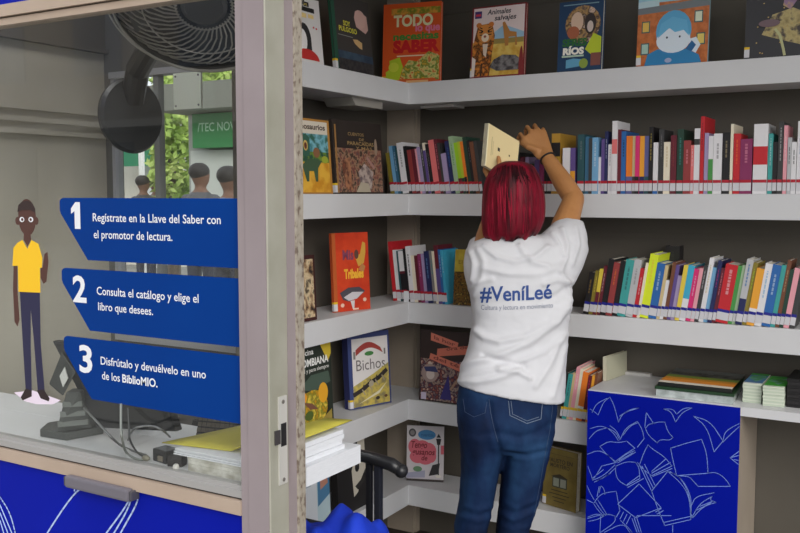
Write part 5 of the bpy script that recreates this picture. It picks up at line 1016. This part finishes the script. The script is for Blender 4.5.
# dark roots showing along the parting
ho = [o for o in pr.children if o.name.startswith('hair')][0]; hb = bvh_of(ho)
rt = MB()
rr_ = random.Random(3)
root_m = noisy('dark_hair_roots', [(0.35, rgb(26, 8, 12)), (0.65, rgb(58, 10, 20))], 30, 4, 0.7, stretch=(1, 1, .1), spec=0.15)
for k in range(46):
    x = 506 + rr_.uniform(-9, 20); y = 164 + abs(x - 510) * 0.16 + rr_.uniform(0, 3); L = rr_.uniform(7, 20); sx = (x - 511) * rr_.uniform(0.3, 0.7)
    P = [on_surf(hb, x + sx * q * q, y + L * q, 0.0005) for q in (0, .25, .5, .75, 1)]
    rt.tube(P, [0.0012, 0.0016, 0.0014, 0.001, 0.0003], 5)
rt.build('dark_roots', root_m, ho, smooth=True)
st2 = MB()
for k in range(90):
    x = rr_.uniform(487, 540); y0 = rr_.uniform(176, 205); L = rr_.uniform(20, 42)
    P = [on_surf(hb, x + 1.5 * math.sin(q * 2 + x), min(y0 + L * q, 237), 0.0004) for q in (0, .25, .5, .75, 1)]
    st2.tube(P, [0.0004, 0.0011, 0.0012, 0.0011, 0.0004], 4)
st2.build('strands', noisy('hair_strands', [(0.35, rgb(80, 8, 24)), (0.65, rgb(146, 18, 46))], 14, 3, 0.5, spec=0.2), ho, smooth=True)
# hair tie on the right wrist
ax_ = (WRR - ELR).normalized(); c_ = WRR.lerp(ELR, 0.06); a_ = ax_.orthogonal().normalized(); b_ = ax_.cross(a_)
MB().tube([c_ + (a_ * math.cos(2 * PI * k / 24) + b_ * math.sin(2 * PI * k / 24)) * 0.0275 for k in range(24)], 0.0036, 6, closed=True).build('hair_tie', M(26, 22, 24), pr, smooth=True)
# held book
hb_ = MB(); hb_.prism(BK, -bN * 0.002 )
o = hb_.build('book', M(212, 192, 142, 0.6), origin=BK[0]); tag(o, 'cream paperback held up in the left hand of the person', 'book')
pgm = noisy('held_pages', [(0.35, rgb(196, 188, 158)), (0.65, rgb(216, 210, 186))], 60, 2, 0.85, stretch=(9, 1, 1))
s0 = -bN * 0.0021
MB().hexa([BK[0] + s0, BK[1] + s0, BK[1] + s0 + bT, BK[0] + s0 + bT, BK[3] + s0, BK[2] + s0, BK[2] + s0 + bT, BK[3] + s0 + bT]).build('pages', pgm, o)
MB().prism([p + s0 + bT * 1.01 for p in BK], -bN * 0.002).build('back_cover', M(206, 196, 160, 0.6), o)
A = Art(BK[0], bU, bV.normalized(), bN, (BK[1] - BK[0]).length, bV.length)
A.rect(0.36, 0.50, 0.43, 0.58, M(60, 48, 34)); A.rect(0.72, 0.52, 0.76, 0.56, M(80, 64, 44)); A.rect(0.15, 0.30, 0.17, 0.74, M(176, 160, 116)); A.rect(0.20, 0.34, 0.215, 0.66, M(180, 164, 120)); A.rect(0.0, 0.0, 0.035, 1, M(226, 214, 176))
A.build('cover_art', o)

# ------------------------------------------------------------------ chair and jacket beside the counter
ar = onZ(404, 466, 0.69); ar2 = onZ(340, 452, 0.69)
ch = thing('office_chair', 'black office chair with curved armrest behind the booth counter', 'chair', (-1.58, 2.06, 0))
arm = [Vector((-1.66, ar.y + .01, 0.70)), Vector((-1.55, ar.y + .005, 0.70)), Vector((-1.44, ar.y, 0.697)), Vector((-1.37, ar.y, 0.688)), Vector((ar.x - .01, ar.y, 0.674))]
MB().tube(arm, [0.018, 0.019, 0.019, 0.021, 0.018], 14).ball(arm[-1], 0.0215, 9).build('armrest', mat('arm_plastic', (0.018, 0.018, 0.02, 1), 0.32), ch, smooth=True)
arm2 = [p + Vector((-0.06, -0.46, 0)) for p in arm]
MB().tube(arm2, [0.018, 0.019, 0.019, 0.021, 0.018], 14).ball(arm2[-1], 0.0215, 9).build('armrest', black_plastic, ch, smooth=True)
pa = onY(378, 500, ar.y); pb = onY(371, 500, ar.y)
MB().box((pa.x - 0.010, ar.y - 0.010, 0.40), (pa.x + 0.012, ar.y + 0.012, 0.68)).build('arm_post', M(46, 48, 56, 0.35, 0.4), ch, bevel=0.004)
MB().box((pb.x - 0.016, ar.y - 0.006, 0.40), (pb.x + 0.002, ar.y + 0.010, 0.682)).build('arm_post', black_plastic, ch, bevel=0.003)
MB().box((pa.x - 0.07, ar.y - 0.476, 0.40), (pa.x - 0.048, ar.y - 0.452, 0.685)).build('arm_post', black_plastic, ch, bevel=0.004)
MB().box((-1.80, ar.y - 0.47, 0.40), (-1.34, ar.y + 0.0, 0.47)).build('seat', M(30, 30, 34, 0.8), ch, bevel=0.02)
MB().box((-1.80, ar.y - 0.40, 0.50), (-1.76, ar.y - 0.04, 0.86)).build('backrest', M(30, 30, 34, 0.8), ch, bevel=0.015)
cxm, cym = -1.57, ar.y - 0.235
MB().tube([(cxm, cym, 0.09), (cxm, cym, 0.40)], 0.025, 12).build('gas_column', black_plastic, ch)
for k in range(5):
    a_ = 2 * PI * k / 5 + 0.3; e_ = Vector((cxm + 0.26 * math.cos(a_), cym + 0.26 * math.sin(a_), 0.07))
    MB().tube([(cxm, cym, 0.10), e_], [0.022, 0.014], 8).build('base_arm', black_plastic, ch); MB().ball(e_ - up * 0.042, 0.027, 7).build('caster', black_plastic, ch)
jk_m = noisy('royal_blue_cloth', [(0.3, rgb(12, 36, 150)), (0.7, rgb(24, 58, 186))], 9, 4, 0.75, bump=0.1, spec=0.3)
jk = MB(); NX, NY = 46, 34; top_ = []; 
ridge_px = [(300, 514), (318, 508), (335, 505.5), (352, 502.5), (362, 506), (372, 513), (380, 517), (387, 526), (394, 540)]
def rz(px):
    for (x0, y0), (x1, y1) in zip(ridge_px, ridge_px[1:]):
        if x0 <= px <= x1: return y0 + (y1 - y0) * (px - x0) / (x1 - x0)
    return ridge_px[0][1] if px < 300 else 540
for j in range(NY):
    for i in range(NX):
        px = 284 + (394 - 284) * i / (NX - 1); q = j / (NY - 1)       # q: from front foot over the crest to the rear
        D = 2.15 + 0.30 * q; crest = dep(px, rz(px), 2.33)
        prof = math.sin(PI * min(1, max(0, q)) ** 0.85); lo = 0.475
        p = dep(px, 520, D); z = lo + (crest.z - 0.012 - lo) * max(0, prof) ** 0.55
        z += (0.012 * math.sin(px * 0.12 + q * 8) + 0.008 * math.sin(px * 0.17 - q * 12 + 1) + 0.014 * fbm(px * 0.03, q * 4, 1.0)) * min(1, prof * 1.6)
        top_.append(Vector((p.x, p.y, z)))
fs = [(j * NX + i, j * NX + i + 1, (j + 1) * NX + i + 1, (j + 1) * NX + i) for j in range(NY - 1) for i in range(NX - 1)]
jk.add(top_, fs); k0 = len(jk.v); jk.add([p - up * 0.006 for p in top_], [f[::-1] for f in fs])
bdj = list(range(NX)) + [j * NX + NX - 1 for j in range(1, NY)] + [(NY - 1) * NX + i for i in range(NX - 2, -1, -1)] + [j * NX for j in range(NY - 2, 0, -1)]
for a_, b_ in zip(bdj, bdj[1:] + bdj[:1]): jk.f.append([a_, b_, k0 + b_, k0 + a_]); jk.m.append(0)
o = jk.build('jacket', jk_m, origin=(-1.4, 2.0, 0.47), smooth=True); tag(o, 'crumpled royal blue jacket lying on the chair by the door post', 'jacket')

# ------------------------------------------------------------------ street seen through the booth
def out(px, py, Y): return onY(px, py, Y)
GZ = -0.05
wl = thing('street_building', 'pale street building with green awning seen through the booth window', 'building', (out(140, 180, 14).x, 14, GZ))
xa, xb = out(40, 150, 14).x, out(176, 150, 14).x
MB().box((xa, 14, GZ), (xb, 18, 3.6)).build('wall', M(214, 208, 196), wl)
a, b = out(105, 148, 13.2), out(165, 166, 13.2)
MB().hexa([(a.x, 13.0, b.z), (b.x, 13.0, b.z), (b.x, 13.99, b.z + 0.3), (a.x, 13.99, b.z + 0.3), (a.x, 13.0, a.z), (b.x, 13.0, a.z), (b.x, 13.99, a.z + 0.3), (a.x, 13.99, a.z + 0.3)]).build('awning', M(36, 120, 84), wl)
MB().box((out(134, 190, 13.4).x, 13.6, GZ), (out(148, 190, 13.4).x, 13.99, out(140, 164, 13.6).z)).build('door_panel', M(236, 234, 228), wl)
MB().box((xa, 13.9, 3.6), (xb, 18.1, 3.75)).build('roof_edge', M(120, 110, 100), wl)
b2 = thing('street_shop', 'grey flat-roofed shop with a green sign seen through the booth window', 'building', (out(215, 180, 8).x, 8, GZ))
xs0, xs1 = out(176, 100, 8).x, out(262, 100, 8).x
zr0, zr1 = out(215, 112, 8).z, out(215, 86, 8).z
MB().box((xs0, 8.2, GZ), (xs1, 11, zr0)).build('wall', M(150, 152, 146), b2)
MB().box((xs0, 7.6, zr0), (xs1, 11, zr1)).build('roof', M(112, 114, 106), b2)
sa, sz = out(189, 114, 7.9), out(245, 146, 7.9)
sg = MB().box((sa.x, 7.95, sz.z), (sz.x, 8.19, sa.z)).build('sign', M(52, 124, 70), b2)
A = Art((sa.x, 7.949, sz.z), (1, 0, 0), (0, 0, 1), (0, -1, 0), sz.x - sa.x, sa.z - sz.z)
A.text('/TEC NOVATI', 0.10, 0.48, 1.0, 0.36, M(170, 200, 176), .01); A.build('lettering', sg)
MB().box((out(190, 190, 8.1).x, 8.12, 0.2), (out(236, 190, 8.1).x, 8.19, out(215, 150, 8.1).z)).build('shop_window', M(186, 190, 184, 0.3), b2)
leaf_m = noisy('light_green_leaves', [(0.3, rgb(96, 128, 50)), (0.5, rgb(150, 176, 84)), (0.7, rgb(196, 206, 130))], 3, 4, 0.6)  # light green foliage, greens mixed at random
bark = M(96, 84, 70)
def tree(label, px, py, Y, rx, rz_, n, lr):
    c = out(px, py, Y); t = thing('street_tree', label, 'tree', (c.x, Y, GZ), group='street trees')
    MB().tube([(c.x, Y, GZ), (c.x + .05, Y, c.z * .5), (c.x, Y, c.z)], [0.11, 0.08, 0.05], 8).build('trunk', bark, t)
    mb = MB(); rg = random.Random(px)
    for k in range(n):
        while True:
            u, v, w = rg.uniform(-1, 1), rg.uniform(-1, 1), rg.uniform(-1, 1)
            if u * u + v * v + w * w < 1: break
        p = Vector((c.x + u * rx, Y + v * rx, c.z + w * rz_)); a1 = Vector((rg.gauss(0, 1), rg.gauss(0, 1), rg.gauss(0, 1))).normalized() * lr; a2 = a1.orthogonal().normalized() * lr * .5
        mb.add([p - a1, p + a2, p + a1, p - a2], [(0, 1, 2, 3)])
    mb.build('foliage', leaf_m, t, fixn=False)
tree('light green street tree beside the grey shop through the booth window', 171, 150, 10, 0.35, 1.1, 1500, 0.07)
tree('pale green treetop rising above the grey flat roof of the shop', 200, 80, 13, 0.9, 0.55, 1600, 0.09)
pole = thing('street_pole', 'slim white pole before the green awning in the street', 'pole', (out(142, 180, 11).x, 11, GZ))
MB().tube([(pole.location.x, 11, GZ), (pole.location.x, 11, 3.4)], 0.05, 10).build('shaft', M(226, 226, 222), pole)
MB().ball((pole.location.x, 11, 3.42), 0.08, 6).build('cap', M(200, 200, 196), pole)
def passer(px, py, Y, label, shirt_c, height=1.68, sc=1.0):
    top = out(px, py, Y); x = top.x; t = thing('person', label, 'person', (x, Y, GZ), group=None)
    s_ = (top.z - GZ) / 1.7
    def L(pts, r, n=10): capsule(mb, [Vector((x + a * s_, Y + b * s_, GZ + c * s_)) for a, b, c in pts], [q * s_ for q in r], n)
    mb = MB(); L([(0, 0, 1.60), (0, .01, 1.56)], [.092, .08]); L([(0, 0, 1.48), (0, 0, 1.40)], [.055, .06])
    L([(0, 0, 1.32), (0, 0, 1.12), (0, 0, .95)], [.15, .14, .145]); L([(-.17, 0, 1.36), (.17, 0, 1.36)], [.065, .065])
    for q in (-1, 1): L([(.2 * q, 0, 1.34), (.25 * q, .02, 1.06), (.24 * q, .1, .82)], [.052, .042, .034]); L([(.09 * q, 0, .92), (.1 * q, .01, .5), (.1 * q, 0, .08)], [.085, .06, .045]); L([(.1 * q, 0, .04), (.1 * q, .13, .035)], [.042, .034])
    L([(0, .1, 1.57), (0, .112, 1.55)], [.016, .014])
    me = remesh(mb, 0.016, 3); sk, shm, tr, hm_ = M(110, 78, 60), M(*shirt_c), M(44, 46, 60), M(30, 24, 22)
    for p in me.polygons:
        z = (p.center.z - GZ) / s_; p.material_index = 0 if z > 1.44 else (1 if z > 0.94 else 2)
    mi_ = [p.material_index for p in me.polygons]
    o = link_mesh('body', me, [sk, shm, tr], t)
    for p, i in zip(me.polygons, mi_): p.material_index = i
    MB().ball((x, Y - .015 * s_, GZ + 1.63 * s_), Vector((.098, .1, .085)) * s_, 9).build('hair', hm_, t, smooth=True)
passer(143, 176, 9.6, 'distant person in dark top below the green awning, nearer the pole', (60, 60, 62))
passer(155.5, 178, 10.6, 'distant person in grey top standing beside the white door panel', (110, 110, 112))
passer(200, 164, 6.9, 'person in dark shirt in front of the shop window, left of two', (74, 74, 78))
passer(229, 167, 6.2, 'person in blue-grey shirt below the green sign, nearest the door post', (96, 104, 120))

# things that share one set keep a readable group
SEEN = {}
for o in bpy.data.objects:
    if o.parent is None and 'label' in o:
        SEEN.setdefault(o['label'], []).append(o.name)
        if len(o['label'].split()) > 16: print('LONG', len(o['label'].split()), o['label'])
for l, n in SEEN.items():
    if len(n) > 1: print('DUP', l, n)

# ------------------------------------------------------------------ building added across the street to dim the booth window's reflection
ob_ = MB(); ob_.box((-42, -20, -0.05), (-1, -16, 11), 0)
for k in range(9):
    x = -40 + 4.3 * k
    ob_.box((x, -16.0, 0.1), (x + 2.6, -15.95, 3.0), 1); ob_.box((x + .2, -15.99, 5.0), (x + 2.2, -15.93, 7.2), 2)
ob_.box((-42, -15.99, 3.3), (-1, -14.6, 3.5), 3)
struct('added_building_opposite', ob_, [M(128, 120, 108), M(70, 70, 70, 0.4), M(84, 90, 98, 0.3), M(150, 144, 134)])
# unseen light panel added to brighten the booth interior
lp = thing('added_fill_light', 'added unseen fill light panel under the booth roof', 'fill light', (-2.45, 1.85, 2.60))
MB().box((-2.62, 1.65, 2.585), (-2.22, 2.05, 2.618)).build('housing', M(190, 190, 188), lp)
em = bpy.data.materials.new('fill_light_diffuser'); em.use_nodes = True; em.node_tree.nodes['Principled BSDF'].inputs['Emission Color'].default_value = (1, 0.98, 0.94, 1); em.node_tree.nodes['Principled BSDF'].inputs['Emission Strength'].default_value = 9.0
MB().box((-2.60, 1.67, 2.580), (-2.24, 2.03, 2.5848)).build('diffuser', em, lp)
lp2 = thing('added_fill_light', 'added unseen fill light strip under the kiosk roof in front of the shelves', 'fill light', (-0.5, 2.35, 2.60))  # unseen strip added to lift the upper shelves and book covers
MB().box((-1.3, 2.28, 2.585), (0.5, 2.42, 2.618)).build('housing', M(190, 190, 188), lp2)
em2 = em.copy(); em2.node_tree.nodes['Principled BSDF'].inputs['Emission Strength'].default_value = 4.0
MB().box((-1.28, 2.295, 2.580), (0.48, 2.405, 2.5848)).build('diffuser', em2, lp2)
